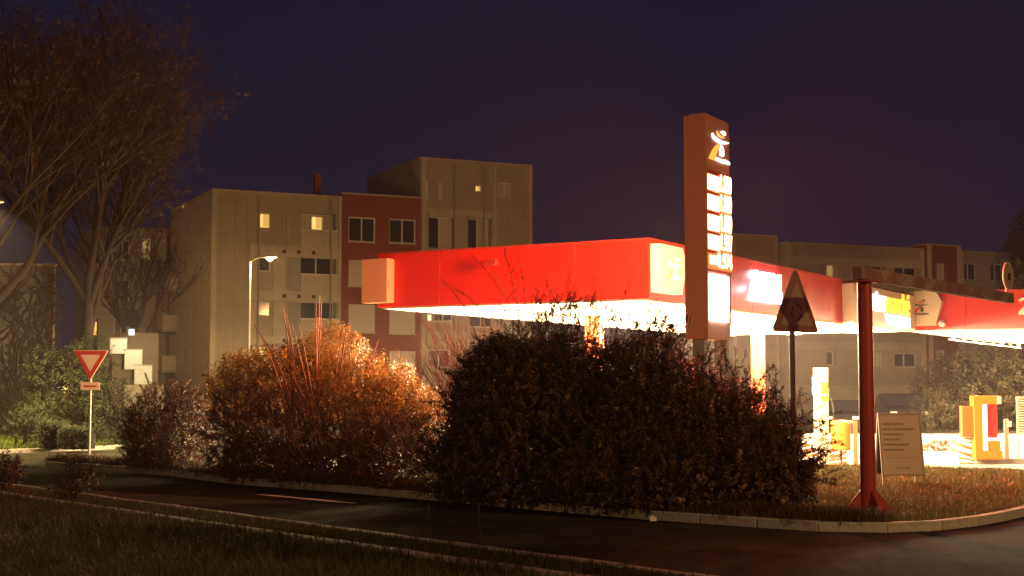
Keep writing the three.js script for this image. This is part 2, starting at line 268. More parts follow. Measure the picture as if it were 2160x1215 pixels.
for (const [x0, x1, y0, y1] of [[905, 957, 448, 456], [988, 1036, 452, 460]]) { const [a, b, c, d] = px2(pT, [x0, x1, y0, y1]); part('shutter_box', bx(a, b, c, d, 0.002, 0.12), M.wallPale, bT); }
for (const u of [2.4, 4.6]) part('downpipe', cyl(0.05, 0.05, HT - 0.3, 0, 8, u, 0.2), M.wallGrey, bT);
for (const [x, z, h] of [[1.2, -3, 1.1], [4.5, -5, 0.7], [5.6, -2.5, 0.9]]) part('roof_vent', bx(x - 0.25, x + 0.25, HT - 0.06, HT + h * 0.5, z - 0.25, z + 0.25), M.wallGrey, bT);
for (const py of [700, 790]) { const y = pT.at(960, py)[1]; part('balcony_parapet', bx(pT.at(900, py)[0], pT.at(1036, py)[0], y - 0.95, y, 0.002, 0.12), M.wallPale, bT); }

// set-back wing beside the left block, with the white stepped stair wall
const WG = pL.O.clone().addScaledVector(pL.N, -13.5).addScaledVector(pL.U, -4.8), pW = upright(WG.x, -WG.z, ...UF);
const bW = block('dim set-back wing of flats behind the bare trees', pW, 7.5, 13.2, 10, M.wallGrey, [[3.0, 3.7, 11.0, 12.6, 'litDim'], [1.2, 2.2, 8.2, 9.6, 'dark'], [1.2, 2.2, 5.4, 6.8, 'dark'], [1.2, 2.2, 11, 12.4, 'dark']]);
part('porch_roof', bx(2.4, 4.5, 9.6, 9.9, 0.002, 1.4), M.wallPale, bW);
part('bay', bx(3.75, 4.55, 10.6, 13.0, 0.002, 0.8), M.wallPale, bW);
const pS = upright(D(225, 815, 74).x, 74, 2.1, 1);
const stair = thing('stair_wall', 'pale stepped stair parapet lit from above beside the concrete block', 'stair wall', pS.O, pS.turn);
for (const r of [[232, 268, 714, 746], [262, 300, 738, 779], [283, 321, 771, 811]]) { const [a, b, c, d] = px2(pS, r); part('stair_panel', bx(a, b, c, d, -0.25, r[0] === 262 ? 0.04 : 0, 0.01), M.stairWhite, stair); }
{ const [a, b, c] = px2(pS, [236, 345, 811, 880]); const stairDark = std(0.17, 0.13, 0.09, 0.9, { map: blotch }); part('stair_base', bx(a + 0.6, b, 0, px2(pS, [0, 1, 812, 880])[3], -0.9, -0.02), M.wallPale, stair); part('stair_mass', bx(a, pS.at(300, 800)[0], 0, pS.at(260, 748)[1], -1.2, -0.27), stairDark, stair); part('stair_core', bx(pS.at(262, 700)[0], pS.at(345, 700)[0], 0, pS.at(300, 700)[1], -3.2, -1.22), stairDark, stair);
  const [e, f, g, h] = px2(pS, [263, 297, 654, 686]); part('awning_box', bx(e, f, g, h, -1.2, -0.1), M.darker, stair);
  for (const r of [[232, 268, 714], [262, 300, 738], [283, 321, 771]]) { const p = pS.at(r[0], r[2]), q = pS.at(r[1], r[2]); part('stair_coping', bx(p[0] - 0.02, q[0] + 0.02, p[1] + 0.002, p[1] + 0.05, -0.28, 0.06), M.wallPale, stair); }
  const r0 = pS.at(306, 786), r1 = pS.at(314, 809); part('handrail', tube([V(r0[0], r0[1], 0.08), V(r1[0], r1[1], 0.08)], 0.03, 0.03, 6, 1), M.dark, stair); }
{ const [u, y] = pS.at(284, 699), p = pS.O.clone().addScaledVector(pS.U, u).addScaledVector(pS.N, -0.15).setY(y), t = thing('wall_lamp', 'small white wall lamp above the stepped stair parapet', 'lamp', p, pS.turn);
  part('lamp_diffuser', bx(-0.28, 0.02, -0.2, 0.12, -0.06, 0.06, 0.02), lit(COOL, 1.2), t); part('bracket', bx(-0.3, 0.2, 0.13, 0.2, -0.2, 0.08), M.dark, t);
  const l = new THREE.SpotLight(new THREE.Color(0.82, 1, 0.78), 8, 12, 1.25, 0.6, 2); l.position.copy(p).addScaledVector(pS.N, 1.4).setY(y + 0.3); l.target.position.copy(p).setY(y - 2.2).addScaledVector(pS.N, 0.1); l.castShadow = true; l.shadow.radius = 4; scene.add(l, l.target); }

// flats far behind the second canopy
const FB = D(1560, 815, 98), pF = upright(FB.x, 98, ...UF), HF = 12.2;
const seg = (p, x0, x1) => [p.at(x0, 560)[0], p.at(x1, 560)[0]];
const farRows = [[555, 590], [645, 682], [738, 768], [830, 858]];
function farBlock(label, x0, x1, H, mat, cols, rows, zoff = 0) {
  const [a, b] = seg(pF, x0, x1), O = pF.O.clone().addScaledVector(pF.U, a).addScaledVector(pF.N, zoff), p = upright(O.x, -O.z, ...UF), W = b - a - 0.02;
  const front = rows.flatMap(([y0, y1], r) => cols.map(([c0, c1, k], i) => px2(p, [c0, c1, y0 + (c0 - x0) * 0.03, y1 + (c0 - x0) * 0.03, k[r % k.length], 0.4])));
  const g = block(label, p, W, H, 11, mat, front);
  part('pilaster', bx(0.0, 0.3, 0, H - 0.02, 0.002, 0.14), M.wallPale, g); part('pilaster', bx(W - 0.3, W, 0, H - 0.02, 0.002, 0.14), M.wallPale, g);
  return { g, p, W };
}
const f1 = farBlock('long low block of flats behind the pump canopies', 1662, 1948, HF, M.wall, [[1744, 1764, ['litDim', 'dark', 'dark', 'shutter']], [1822, 1866, ['dark', 'shutter', 'shutter', 'dark']], [1888, 1938, ['dark', 'shutter', 'dark', 'shutter']]], farRows);
for (const py of [545, 632, 722, 812]) { const y = f1.p.at(1800, py)[1]; part('slab_band', bx(0.32, f1.W - 0.32, y - 0.55, y, 0.002, 0.1), M.wallPale, f1.g); }
part('carport_wall', bx(2.5, f1.W + 1.5, 0, 1.9, 1.2, 1.5), M.wallPale, f1.g);
farBlock('red rendered stair section between the far flats', 1950, 2020, HF + 0.35, M.brick, [[1975, 1998, ['curtain', 'dark', 'curtain', 'dark']]], farRows, 0.3);
farBlock('end block of flats behind the height sign, beside the dark conifer', 2022, 2150, HF, M.wallGrey, [[2032, 2064, ['dark', 'dark', 'shutter', 'dark']], [2090, 2120, ['dark', 'shutter', 'dark', 'dark']]], farRows, 0.1);
farBlock('dim gable block of flats beyond the price pylon', 1560, 1658, HF + 0.5, M.wall, [[1590, 1612, ['shutter', 'dark', 'curtain', 'dark']]], farRows, -1);

// ---------------------------------------------------------------- petrol station canopies
const RX = 0.504, RD = 0.864, C0 = { x: 3.28, d: 33.9 }, CLEAR = 4.2, FAS = 1.4;
const pRight = upright(C0.x, C0.d, RX, RD);                                  // along the long side, away to the right
const leftEnd = { x: C0.x - RD * 7.97, d: C0.d + RX * 7.97 }, pLeft = upright(leftEnd.x, leftEnd.d, RD, -RX);   // short side, from its far end to the near corner
const LONG = 23, WIDE = 7.97;
const ceilMat = std(0.86, 0.85, 0.82, 0.7), lampMat = lit(CANOPY, 30, 0.6);
function canopy(label, P, long, wide, rows, cols, skip, power) {   // P: near corner plane; local x along the long side, z from -wide to 0
  const t = thing('station_canopy', label, 'canopy', P.O, P.turn);
  const y0 = CLEAR, y1 = CLEAR + FAS;
  const np = Math.round(long / 2.3), nq = Math.round(wide / 2), gap = 0.006;
  part('fascia_frame', merge([bx(0.02, long - 0.02, y0 + 0.01, y1 - 0.01, -0.12, -0.03), bx(0.02, long - 0.02, y0 + 0.01, y1 - 0.01, -wide + 0.03, -wide + 0.12), bx(0.03, 0.12, y0 + 0.01, y1 - 0.01, -wide + 0.122, -0.122), bx(long - 0.12, long - 0.03, y0 + 0.01, y1 - 0.01, -wide + 0.122, -0.122)]), M.redDark, t);
  for (let i = 0; i < np; i++) { const a = long * i / np + gap, b = long * (i + 1) / np - gap; part('fascia_panel', bx(a, b, y0, y1, -0.029, 0, 0.006), M.red, t); part('fascia_panel', bx(a, b, y0, y1, -wide, -wide + 0.029, 0.006), M.red, t); }
  for (let i = 0; i < nq; i++) { const a = -wide + 0.032 + (wide - 0.064) * i / nq + gap, b = -wide + 0.032 + (wide - 0.064) * (i + 1) / nq - gap; part('fascia_panel', bx(0, 0.029, y0, y1, a, b, 0.006), M.red, t); part('fascia_panel', bx(long - 0.029, long, y0, y1, a, b, 0.006), M.red, t); }
  part('roof', bx(0.122, long - 0.122, y1 - 0.3, y1 - 0.2, -wide + 0.122, -0.122), M.galv, t);
  part('fascia_cap', merge([bx(-0.02, long + 0.02, y1 + 0.002, y1 + 0.05, -0.16, 0.03), bx(-0.03, 0.16, y1 + 0.002, y1 + 0.05, -wide, -0.162)]), M.redDark, t);
  // ceiling of white panels with gaps between them
  const nx = Math.round(long / 1.15), nz = Math.round(wide / 1.3);
  for (let i = 0; i < nx; i++) for (let j = 0; j < nz; j++) part('ceiling_panel', bx((long - 0.3) * i / nx + 0.16, (long - 0.3) * (i + 1) / nx + 0.145, y0 + 0.1, y0 + 0.13, -(wide - 0.3) * (j + 1) / nz - 0.145, -(wide - 0.3) * j / nz - 0.16), ceilMat, t);
  part('edge_trim', merge([bx(0.122, long - 0.122, y0 - 0.04, y0 + 0.06, -0.2, -0.122), bx(0.122, long - 0.122, y0 - 0.04, y0 + 0.06, -wide + 0.122, -wide + 0.2), bx(0.122, 0.2, y0 - 0.04, y0 + 0.06, -wide + 0.202, -0.202), bx(long - 0.2, long - 0.122, y0 - 0.04, y0 + 0.06, -wide + 0.202, -0.202)]), M.cream, t);
  for (let i = 0; i < rows; i++) for (let j = 0; j < cols; j++) {
    const x = long * (i + 0.5) / rows, z = -wide * (j + 0.5) / cols, g = new THREE.Group(); g.name = 'ceiling_light'; g.position.set(x, y0 + 0.1, z); t.add(g);
    part('lamp_housing', bx(-0.66, 0.66, -0.07, -0.002, -0.36, 0.36, 0.01), M.white, g);
    part('lamp_diffuser', bx(-0.6, 0.6, -0.2, -0.072, -0.3, 0.3, 0.02), lampMat, g);
    const l = new THREE.PointLight(CANOPY, power, 0, 2); l.position.copy(V(x, y0 - 0.22, z).applyAxisAngle(V(0, 1, 0), P.turn).add(P.O)); l.castShadow = true; l.shadow.radius = 5; scene.add(l);
  }
  for (const [cx, cz] of skip) part('column', bx(cx - 0.2, cx + 0.2, FL, y0 + 0.1, cz - 0.2, cz + 0.2, 0.03), M.orangeDeep, t);
  return t;
}
const can1 = canopy('red petrol station canopy with a bright underside behind the bushes', pRight, LONG, WIDE, 7, 3, [[5, -4], [18, -4]], 230);
const C2 = { x: C0.x + RX * (LONG + 0.25), d: C0.d + RD * (LONG + 0.25) }, pC2 = upright(C2.x, C2.d, RD, -RX);
const can2 = canopy('second red canopy joining the end of the first, with truss underside', pC2, 11, 16, 3, 4, [[6.5, -7]], 85);
for (let i = 0; i < 5; i++) { const x = 1.4 + i * 2, l = []; for (let k = 0; k < 8; k++) { const z = -0.5 - k * 1.8; l.push(tube([V(x, CLEAR + 0.08, z), V(x, CLEAR - 0.32, z - 0.9)], 0.025, 0.025, 5, 1), tube([V(x, CLEAR - 0.32, z - 0.9), V(x, CLEAR + 0.08, z - 1.8)], 0.025, 0.025, 5, 1)); } l.push(tube([V(x, CLEAR - 0.33, -0.6), V(x, CLEAR - 0.33, -14.5)], 0.03, 0.03, 5, 1)); part('truss', merge(l), M.cream, can2); }

// the emblem, as outlines on the pylon's face
const pP0 = G(1489, 985), PD = 29, pPy = upright(D(1489, 815, PD).x, PD, RX, RD);
const crop = (x, y) => [1440 + x / 7.146, 230 + y / 7.146];
const emblem = [
  ['white', [[560, 350], [590, 333], [620, 345], [635, 380], [625, 405], [605, 385], [585, 365]]],
  ['yellow', [[508, 325], [522, 362], [555, 398], [600, 424], [622, 440], [575, 440], [535, 415], [510, 375]]],
  ['white', [[435, 360], [462, 402], [520, 453], [600, 490], [682, 511], [678, 523], [620, 532], [550, 518], [490, 482], [440, 432]]],
  ['yellow', [[540, 530], [550, 572], [520, 612], [490, 680], [468, 770], [388, 745], [420, 660], [470, 580], [510, 540]]],
  ['white', [[549, 535], [580, 558], [603, 610], [607, 710], [590, 716], [548, 692], [556, 640], [554, 580]]],
  ['white', [[475, 732], [520, 735], [560, 760], [625, 768], [690, 803], [695, 845], [640, 822], [600, 822], [550, 795], [480, 765]]],
].map(([c, pts]) => [c, pts.map(([x, y]) => pPy.at(...crop(x, y)))]);
const allE = emblem.flatMap((e) => e[1]), ex0 = Math.min(...allE.map((p) => p[0])), ex1 = Math.max(...allE.map((p) => p[0])), ey0 = Math.min(...allE.map((p) => p[1])), ey1 = Math.max(...allE.map((p) => p[1]));
const eScaled = (w, h) => emblem.map(([c, pts]) => [c, pts.map(([x, y]) => [(x - ex0) / (ex1 - ex0) * w, (y - ey0) / (ey1 - ey0) * h])]);
const pent = (w, h) => [[0, 0], [w * 0.82, 0], [w, h * 0.68], [w * 0.84, h], [0, h]];

// logo boxes on the fascias: parts of the canopies
{ // near corner, on the long side: lit from inside
  const [, yb] = pRight.at(1385, 618), [, yt] = pRight.at(1385, 517), x1 = pRight.at(1427, 555)[0], g = new THREE.Group(); g.name = 'logo_box'; g.position.set(0.06, yb, 0.26); can1.add(g);
  part('lit_sign_face', extrude(pent(x1, yt - yb), 0.255, [], 0.01), lit(new THREE.Color(1, 0.60, 0.28), 0.95, 0.5), g);
  const eg = eScaled(x1 * 0.5, (yt - yb) * 0.45); for (const [c, pts] of eg) part('emblem_light', extrude(pts, 0.02), c === 'white' ? lit(COOL, 1.6, 0.5) : lit(new THREE.Color(1, 0.5, 0.05), 0.9, 0.4), g, [x1 * 0.24, (yt - yb) * 0.3, 0.022]);
}
{ // far end of the short side (in the canopy's own axes the short side is x = 0, its far end z = -WIDE)
  const h0 = pLeft.at(800, 640)[1], h1 = pLeft.at(800, 548)[1], u0 = pLeft.at(778, 600)[0], u1 = pLeft.at(832, 600)[0];
  part('end_box', bx(-0.34, -0.002, h0, h1, -WIDE + u0 + 0.0, -WIDE + u1, 0.02), std(0.7, 0.37, 0.25, 0.6), can1);
}
// little floodlight arm on the short fascia, seen by its shadow
{ const [u, y] = pLeft.at(1052, 556), g = new THREE.Group(); g.name = 'fascia_camera'; g.position.set(0, y, -WIDE + u); can1.add(g);
  part('camera_arm', tube([V(0, 0, 0), V(-0.32, 0.02, 0)], 0.035, 0.03, 8, 1), M.redDark, g); part('camera_body', bx(-0.42, -0.3, -0.07, 0.09, -0.16, 0.16, 0.02), M.redDark, g); }
{ // lettering lit white on the long side
  const [x0, yb] = pRight.at(1583, 633), [x1] = pRight.at(1643, 633), [, yt] = pRight.at(1600, 584), g = words('24/24', 1, 0.08), w = g.boundingBox.max.x;
  const h = yt - yb; g.scale((x1 - x0) / w, h / 0.82, 1);
  part('lit_letters_sign', g, lit(COOL, 16, 0.5), can1, [x0, yb, 0.03]);
  for (const f of [0.2, 0.5, 0.8]) { const l = new THREE.PointLight(COOL, 3, 0, 2); l.position.copy(V(x0 + (x1 - x0) * f, (yb + yt) / 2, 0.16).applyAxisAngle(V(0, 1, 0), pRight.turn).add(pRight.O)); l.castShadow = true; scene.add(l); }
}
{ // brand box at the far end of the long side
  const x0 = pRight.at(1776, 640)[0], x1 = LONG - 0.05, t = new THREE.Group(); t.name = 'brand_box'; can1.add(t);
  part('sign_box', bx(x0, x1, CLEAR - 0.05, CLEAR + FAS - 0.1, 0.002, 0.4, 0.02), M.cream, t);
  const a = pRight.at(1806, 650), b = pRight.at(1894, 650), top = pRight.at(1860, 630)[1], bot = pRight.at(1860, 662)[1];
  const i = words('inter', 1, 0.06), m = words('marché', 1, 0.06), wi = i.boundingBox.max.x, wm = m.boundingBox.max.x, k = (b[0] - a[0]) / (wi + wm + 0.1), ky = (top - bot) / 0.76;
  i.scale(k, ky, 1); m.scale(k, ky, 1);
  part('lit_letters_sign', i, lit(COOL, 3, 0.5), t, [a[0], bot, 0.402]); part('lit_letters_sign', m, lit(new THREE.Color(1, 0.56, 0.02), 1.6, 0.4), t, [a[0] + (wi + 0.1) * k, bot, 0.402]);
  const c0 = pRight.at(1842, 675)[0], yb2 = CLEAR + 0.08, yt2 = bot - 0.06; part('lit_bar_sign', extrude([[c0 + 0.5, yb2], [b[0], yb2], [b[0], yt2], [c0, yt2], [c0 + 0.1, yb2 + 0.15]], 0.05), lit(COOL, 3, 0.5), t, [0, 0, 0.453]);
}
{ // canopy 2: emblem box, digits, lamp
  const [x0, yb] = pC2.at(1908, 688), [x1] = pC2.at(1985, 640), yt = pC2.at(1930, 615)[1], g = new THREE.Group(); g.name = 'logo_box'; g.position.set(x0 + 0.1, yb, 0.3); can2.add(g);
  const W = x1 - x0, H = yt - yb; part('sign_panel', extrude(pent(W, H), 0.295, [], 0.01), M.cream, g);
  for (const [c, pts] of eScaled(W * 0.48, H * 0.44)) part('emblem', extrude(pts, 0.02), c === 'white' ? M.mark : M.red, g, [W * 0.17, H * 0.3, 0.022]);
  const d0 = pC2.at(2147, 664), d1 = pC2.at(2150, 628), w = words('24/24', d1[1] - d0[1], 0.06); part('fascia_letters', w, M.white, can2, [d0[0], d0[1], 0.003]);
  const [lx, ly] = pC2.at(1990, 683); const s = new THREE.Group(); s.name = 'floodlight'; s.position.set(lx, ly, 0.0); can2.add(s); part('lamp_body', new THREE.SphereGeometry(0.13, 16, 12), M.white, s, [0, 0, 0.2]); part('lamp_arm', tube([V(0, 0, 0.002), V(0, 0, 0.12)], 0.03, 0.03, 6, 1), M.galv, s);
}

// ---------------------------------------------------------------- price pylon
{
  const t = thing('price_pylon', 'tall glowing fuel price pylon with emblem and five price rows', 'pylon sign', pPy.O, pPy.turn);
  const at = (x, y) => pPy.at(x, y), L = 1.42, T = 0.34, top = at(1489, 239)[1], low = at(1500, 716)[1];
  // body outline seen along the face: top slopes down to the far end
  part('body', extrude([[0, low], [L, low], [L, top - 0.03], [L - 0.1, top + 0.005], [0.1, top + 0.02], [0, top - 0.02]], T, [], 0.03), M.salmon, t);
  part('end_cap', bx(L + 0.002, L + 0.2, low + 0.3, top - 0.18, -T + 0.06, -0.06, 0.03), M.red, t);
  part('leg', bx(0.01, 0.24, 0, low - 0.002, -T + 0.03, -0.03, 0.02), M.greyPanel, t);
  part('leg', bx(L - 0.24, L - 0.02, 0, low - 0.002, -T + 0.03, -0.03, 0.02), M.greyPanel, t);
  for (const side of [0, 1]) {
    const S = (geo) => { if (side) { geo.rotateY(Math.PI); geo.translate(L, 0, -T); } return geo; };
    for (const [c, pts] of emblem) part('emblem_light', S(extrude(pts, 0.03).translate(0, 0, 0.032)), c === 'white' ? lit(COOL, 2.2, 0.5) : lit(new THREE.Color(1, 0.5, 0.06), 1.1, 0.4), t);
    const a0 = at(1491, 360), x0 = 0.07, x1 = L - 0.03;
    const rowPx = [[366, 402], [408, 444], [450, 487], [492, 527], [533, 566]], texts = ['1.859', '1.889', '1.689', '1.937', '0.974'];
    const yT = at(1491, 358)[1], yB = at(1491, 572)[1];
    part('price_backing', S(bx(x0 - 0.03, x1 + 0.02, yB, yT, 0.002, 0.03)), M.red, t);
    rowPx.forEach(([p0, p1], i) => {
      const g = new THREE.Group(); g.name = 'price_display'; t.add(g);
      const h1 = at(1492, p0)[1], h0 = at(1492, p1)[1], xm = x0 + (x1 - x0) * (i === 4 ? 0.34 : 0.46);
      part('led_panel', S(bx(x0, x1, h0, h1, 0.032, 0.05)), lit(new THREE.Color(1, 0.22, 0.02), 1.0, 0.2), g);
      if (i < 4) part('lit_label_sign', S(bx(x0 + 0.01, xm, h0 + 0.03, h1 - 0.03, 0.052, 0.062)), lit(new THREE.Color(1, 0.75, 0.5), 14, 0.4), g);
      else part('lit_label_sign', S(merge([bx(x0 + 0.1, xm, h0 + 0.1, h1 - 0.05, 0.052, 0.062)])), lit(new THREE.Color(1, 0.75, 0.5), 14, 0.4), g);
      const w = words(texts[i], h1 - h0 - 0.06, 0.012), ww = w.boundingBox.max.x; w.scale((x1 - xm - 0.06) / ww, 1.22, 1); w.translate(xm + 0.04, h0 + 0.05, 0.052);
      part('led_digits', S(w), lit(new THREE.Color(1, 0.6, 0.3), 5, 0.4), g);
    });
    const p0 = at(1498, 578), w0 = bx(0.2, L - 0.22, at(1500, 676)[1], p0[1], 0.002, 0.05, 0.01); part('lit_panel_sign', S(w0), lit(COOL, 10, 0.5), t);
    const put = (x, y, c, k, w, h) => { const l = new THREE.RectAreaLight(c, k, w, h), n = pPy.N.clone().multiplyScalar(side ? -1 : 1), p = V(x, y, side ? -T - 0.1 : 0.1).applyAxisAngle(V(0, 1, 0), pPy.turn).add(pPy.O); l.position.copy(p); l.lookAt(p.clone().add(n)); scene.add(l); };
    rowPx.forEach(([q0, q1], i) => { const h1 = at(1492, q0)[1], h0 = at(1492, q1)[1], xa = x0 + 0.03, xb = x0 + (x1 - x0) * (i === 4 ? 0.34 : 0.45), xm = (xa + xb) / 2; put(side ? L - xm : xm, (h0 + h1) / 2, side ? LED : LEDRED, side ? 950 : 780, xb - xa, h1 - h0 - 0.08); }); put(L / 2, (p0[1] + at(1500, 676)[1]) / 2, COOL, 40, 0.9, 0.9);
  }
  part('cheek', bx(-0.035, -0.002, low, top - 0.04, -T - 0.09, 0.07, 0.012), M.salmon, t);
  part('plinth', bx(-0.15, L + 0.15, -0.02, 0.14, -T - 0.15, 0.15, 0.02), M.concrete, t);
}

// ---------------------------------------------------------------- street lamps
function streetLamp(label, base, h, reach, dir, color, cd, down) {
  const t = thing('street_lamp', label, 'street lamp', base, 0, 'street lamps round the station');
  part('pole', merge([cyl(0.09, 0.05, h, 0, 10), cyl(0.11, 0.11, 0.9, 0, 10)]), M.galv, t);
  const e = V(dir.x, 0, dir.z).normalize().multiplyScalar(reach);
  part('arm', tube([V(0, h - 0.05, 0), V(e.x * 0.3, h + 0.16, e.z * 0.3), V(e.x, h + 0.2, e.z)], 0.028, 0.02, 8), M.dark, t);
  const g = new THREE.Group(); g.name = 'lamp_head'; g.position.set(e.x, h + 0.18, e.z); g.rotation.y = Math.atan2(-e.z, e.x); t.add(g);
  part('lamp_cover', new THREE.SphereGeometry(1, 16, 8, 0, Math.PI * 2, 0, Math.PI / 2).scale(0.34, 0.12, 0.16), M.galv, g);
  part('lamp_glass', new THREE.SphereGeometry(1, 16, 10, 0, Math.PI * 2, Math.PI / 2, Math.PI / 2).scale(0.17, 0.15, 0.11).translate(0, -0.005, 0), lit(color, 30, 0.5), g);
  const l = down ? new THREE.SpotLight(color, cd, 0, down, 1, 2) : new THREE.PointLight(color, cd, 0, 2); l.position.copy(base).add(V(e.x, h + 0.1, e.z)); l.castShadow = true; l.shadow.radius = 4; scene.add(l);
  if (down) { l.target.position.copy(l.position).setY(0); scene.add(l.target); }
  return t;
}
{ const b = D(524, 815, 66); b.y = 0; streetLamp('lit street lamp on a thin pole before the concrete apartment block', b, D(524, 552, 66).y, 0.95, V(1, 0, 0.1), STREET, 150); }
{ const b = D(-78, 815, 46); b.y = 0; streetLamp('street lamp over the junction beside the bare trees', b, D(0, 432, 46).y - 0.1, 0.85, V(1, 0, 0), new THREE.Color(1, 0.78, 0.24), 950, 1.28); }
{ const b = D(1235, 815, 70); b.y = 0; streetLamp('street lamp hidden behind the red canopy fascia before the tower', b, D(1235, 575, 70).y, 0.9, V(-1, 0, 0), SODIUM, 300); }
{ const b = D(2320, 815, 82); b.y = 0; streetLamp('street lamp beyond the second canopy before the far flats', b, 7.5, 0.9, V(-1, 0, -0.3), SODIUM, 260); }
{ streetLamp('street lamp beside the station entrance road', V(15.5, 0, -9), 8, 1.2, V(-1, 0, -0.4), SODIUM, 320); }
{ streetLamp('added unseen lamp on the roadside verge lighting the pylon side', V(-14, 0, -6), 8, 1.2, V(1, 0, -0.8), SODIUM, 140); }  // added lamp out of view, brightens the near side of the pylon
{ streetLamp('street lamp in the side street beyond the grey gable wall', V(-33, 0, -78), 8, 1.2, V(1, 0, -0.3), SODIUM, 270); }

// ---------------------------------------------------------------- signs, gantry, board
function roundedTri(s, r, down = false) {   // equilateral outline with rounded corners, centroid at 0, 0
  const h = s * 0.866, P = [[-s / 2, -h / 3], [s / 2, -h / 3], [0, h * 2 / 3]], out = [];
  P.forEach((p, i) => { const a = P[(i + 2) % 3], b = P[(i + 1) % 3]; const u = (q) => { const l = Math.hypot(q[0] - p[0], q[1] - p[1]); return [p[0] + (q[0] - p[0]) / l * r * 1.73, p[1] + (q[1] - p[1]) / l * r * 1.73]; }; const s0 = u(a), s1 = u(b); for (let k = 0; k <= 6; k++) { const t = k / 6; out.push([(1 - t) ** 2 * s0[0] + 2 * t * (1 - t) * p[0] + t * t * s1[0], (1 - t) ** 2 * s0[1] + 2 * t * (1 - t) * p[1] + t * t * s1[1]]); } });
  return down ? out.map(([x, y]) => [x, -y]).reverse() : out;
}
{ // give way sign
  const b = G(188, 970), t = thing('give_way_sign', 'give way sign, red bordered triangle on a post with a small plate', 'road sign', b.clone().setY(0.1), 0.04), k = -b.z / FOCAL, y = (py) => D(188, py, -b.z).y - 0.1;
  part('post', cyl(0.035, 0.035, y(742), 0, 12), M.galv, t);
  const s = 74 * k, cy = y(739) - 0.866 * s / 3;
  part('backplate', extrude(roundedTri(s, 0.04, true), 0.03, [], 0.004), M.cream, t, [0, cy, 0.075]);
  part('red_border', extrude(roundedTri(s * 0.94, 0.035, true), 0.006, [roundedTri(s * 0.56, 0.02, true)]), M.redDark, t, [0, cy, 0.083]);
  part('white_face', extrude(roundedTri(s * 0.55, 0.02, true), 0.004), M.cream, t, [0, cy + 0.0, 0.082]);
  part('plate', extrude(rect(-20 * k, 20 * k, y(823), y(806)), 0.02, [], 0.003), M.cream, t, [0, 0, 0.07]);
  part('plate_text', extrude(rect(-13 * k, 13 * k, y(816.5), y(813)), 0.004), M.redDark, t, [0, 0, 0.076]);
  part('clamp', bx(-0.05, 0.05, cy - 0.05, cy + 0.03, -0.04, 0.044), M.galv, t);
}
{ // big triangular sign
  const d = 23.8, c = D(1676, 655, d), t = thing('triangular_sign', 'dim triangular road sign with rounded rim and a faint curved symbol', 'road sign', V(c.x, 0.1, c.z), Math.atan2(0.66, 0.75)), yc = c.y - 0.1;
  part('post', cyl(0.05, 0.05, yc + 0.5, 0, 12), M.galv, t, [0, 0, -0.06]);
  const s = 1.26;
  part('backplate', extrude(roundedTri(s, 0.07), 0.03, [], 0.006), M.galv, t, [0, yc, 0.03]);
  part('border', extrude(roundedTri(s * 0.985, 0.065), 0.012, [roundedTri(s * 0.70, 0.03)], 0.003), std(0.2, 0.1, 0.075, 0.6), t, [0, yc, 0.044]);
  part('face', extrude(roundedTri(s * 0.69, 0.03), 0.008), std(0.27, 0.23, 0.2, 0.6), t, [0, yc, 0.046]);
  for (let i = 0; i < 3; i++) part('arrow', new THREE.TorusGeometry(0.13, 0.022, 6, 14, 1.5).rotateZ(i * 2.094 + 0.4).scale(1, 1, 0.2), std(0.10, 0.07, 0.06, 0.6), t, [0, yc - 0.03, 0.048]);
}
{ // height limit gantry
  const b = G(1832, 1083, 0.12), d = -b.z, t = thing('height_gantry', 'red steel gantry post with flared gussets and a flaking cross arm', 'gantry', b, 0), y = (py, px = 1832) => D(px, py, d).y - 0.12;
  const H = y(592);
  part('post', cyl(0.125, 0.115, H, 0, 20), M.postRed, t);
  part('base_plate', bx(-0.36, 0.36, -0.02, 0.02, -0.36, 0.36, 0.006), M.postRed, t);
  const gus = extrude([[0.1, 0.02], [0.40, 0.02], [0.40, 0.05], [0.1, 0.4]], 0.02);
  [0.15, Math.PI + 0.15, -1.35, Math.PI - 1.35].forEach((a) => part('gusset', gus, M.postRed, t, [0, 0, 0.0], a));
  const e = D(2131, 628, 28.6), dir = V(e.x - b.x, 0, e.z - b.z), L = dir.length(), turn = Math.atan2(-dir.z, dir.x), yA = H - 0.0, drop = e.y - 0.12 - y(583);
  part('arm', bx(-0.3, L, 0, 0.2, -0.08, 0.08, 0.012), M.armPaint, t, [0, yA + 0.004, 0], turn).rotation.set(0, turn, 0);
  part('cap_plate', bx(-0.24, 0.24, 0, 0.03, -0.17, 0.17, 0.005), M.postRed, t, [0, yA - 0.034, 0], turn);
  for (const s of [-1, 1]) part('cap_bracket', extrude([[0.05, 0], [0.24, 0], [0.05, -0.2]], 0.02), M.postRed, t, [0, yA - 0.036, 0], s > 0 ? turn : turn + Math.PI);
  const sg = thing('height_limit_sign', 'round height limit sign standing on the end of the gantry arm', 'road sign', b.clone().add(dir.clone().multiplyScalar(0.985)).setY(0.12 + yA + 0.206), 0.895);
  part('disc', new THREE.CylinderGeometry(0.27, 0.27, 0.025, 32).rotateX(Math.PI / 2).translate(0, 0.34, 0), std(0.45, 0.37, 0.28, 0.6, { map: blotch }), sg);
  part('rim', new THREE.TorusGeometry(0.262, 0.02, 8, 32).translate(0, 0.34, 0), M.cream, sg); part('stub', cyl(0.025, 0.025, 0.16, 0, 8, 0, -0.035), M.galv, sg); part('bolt_plate', bx(-0.05, 0.05, 0.26, 0.4, 0.013, 0.03), M.dark, sg);
}
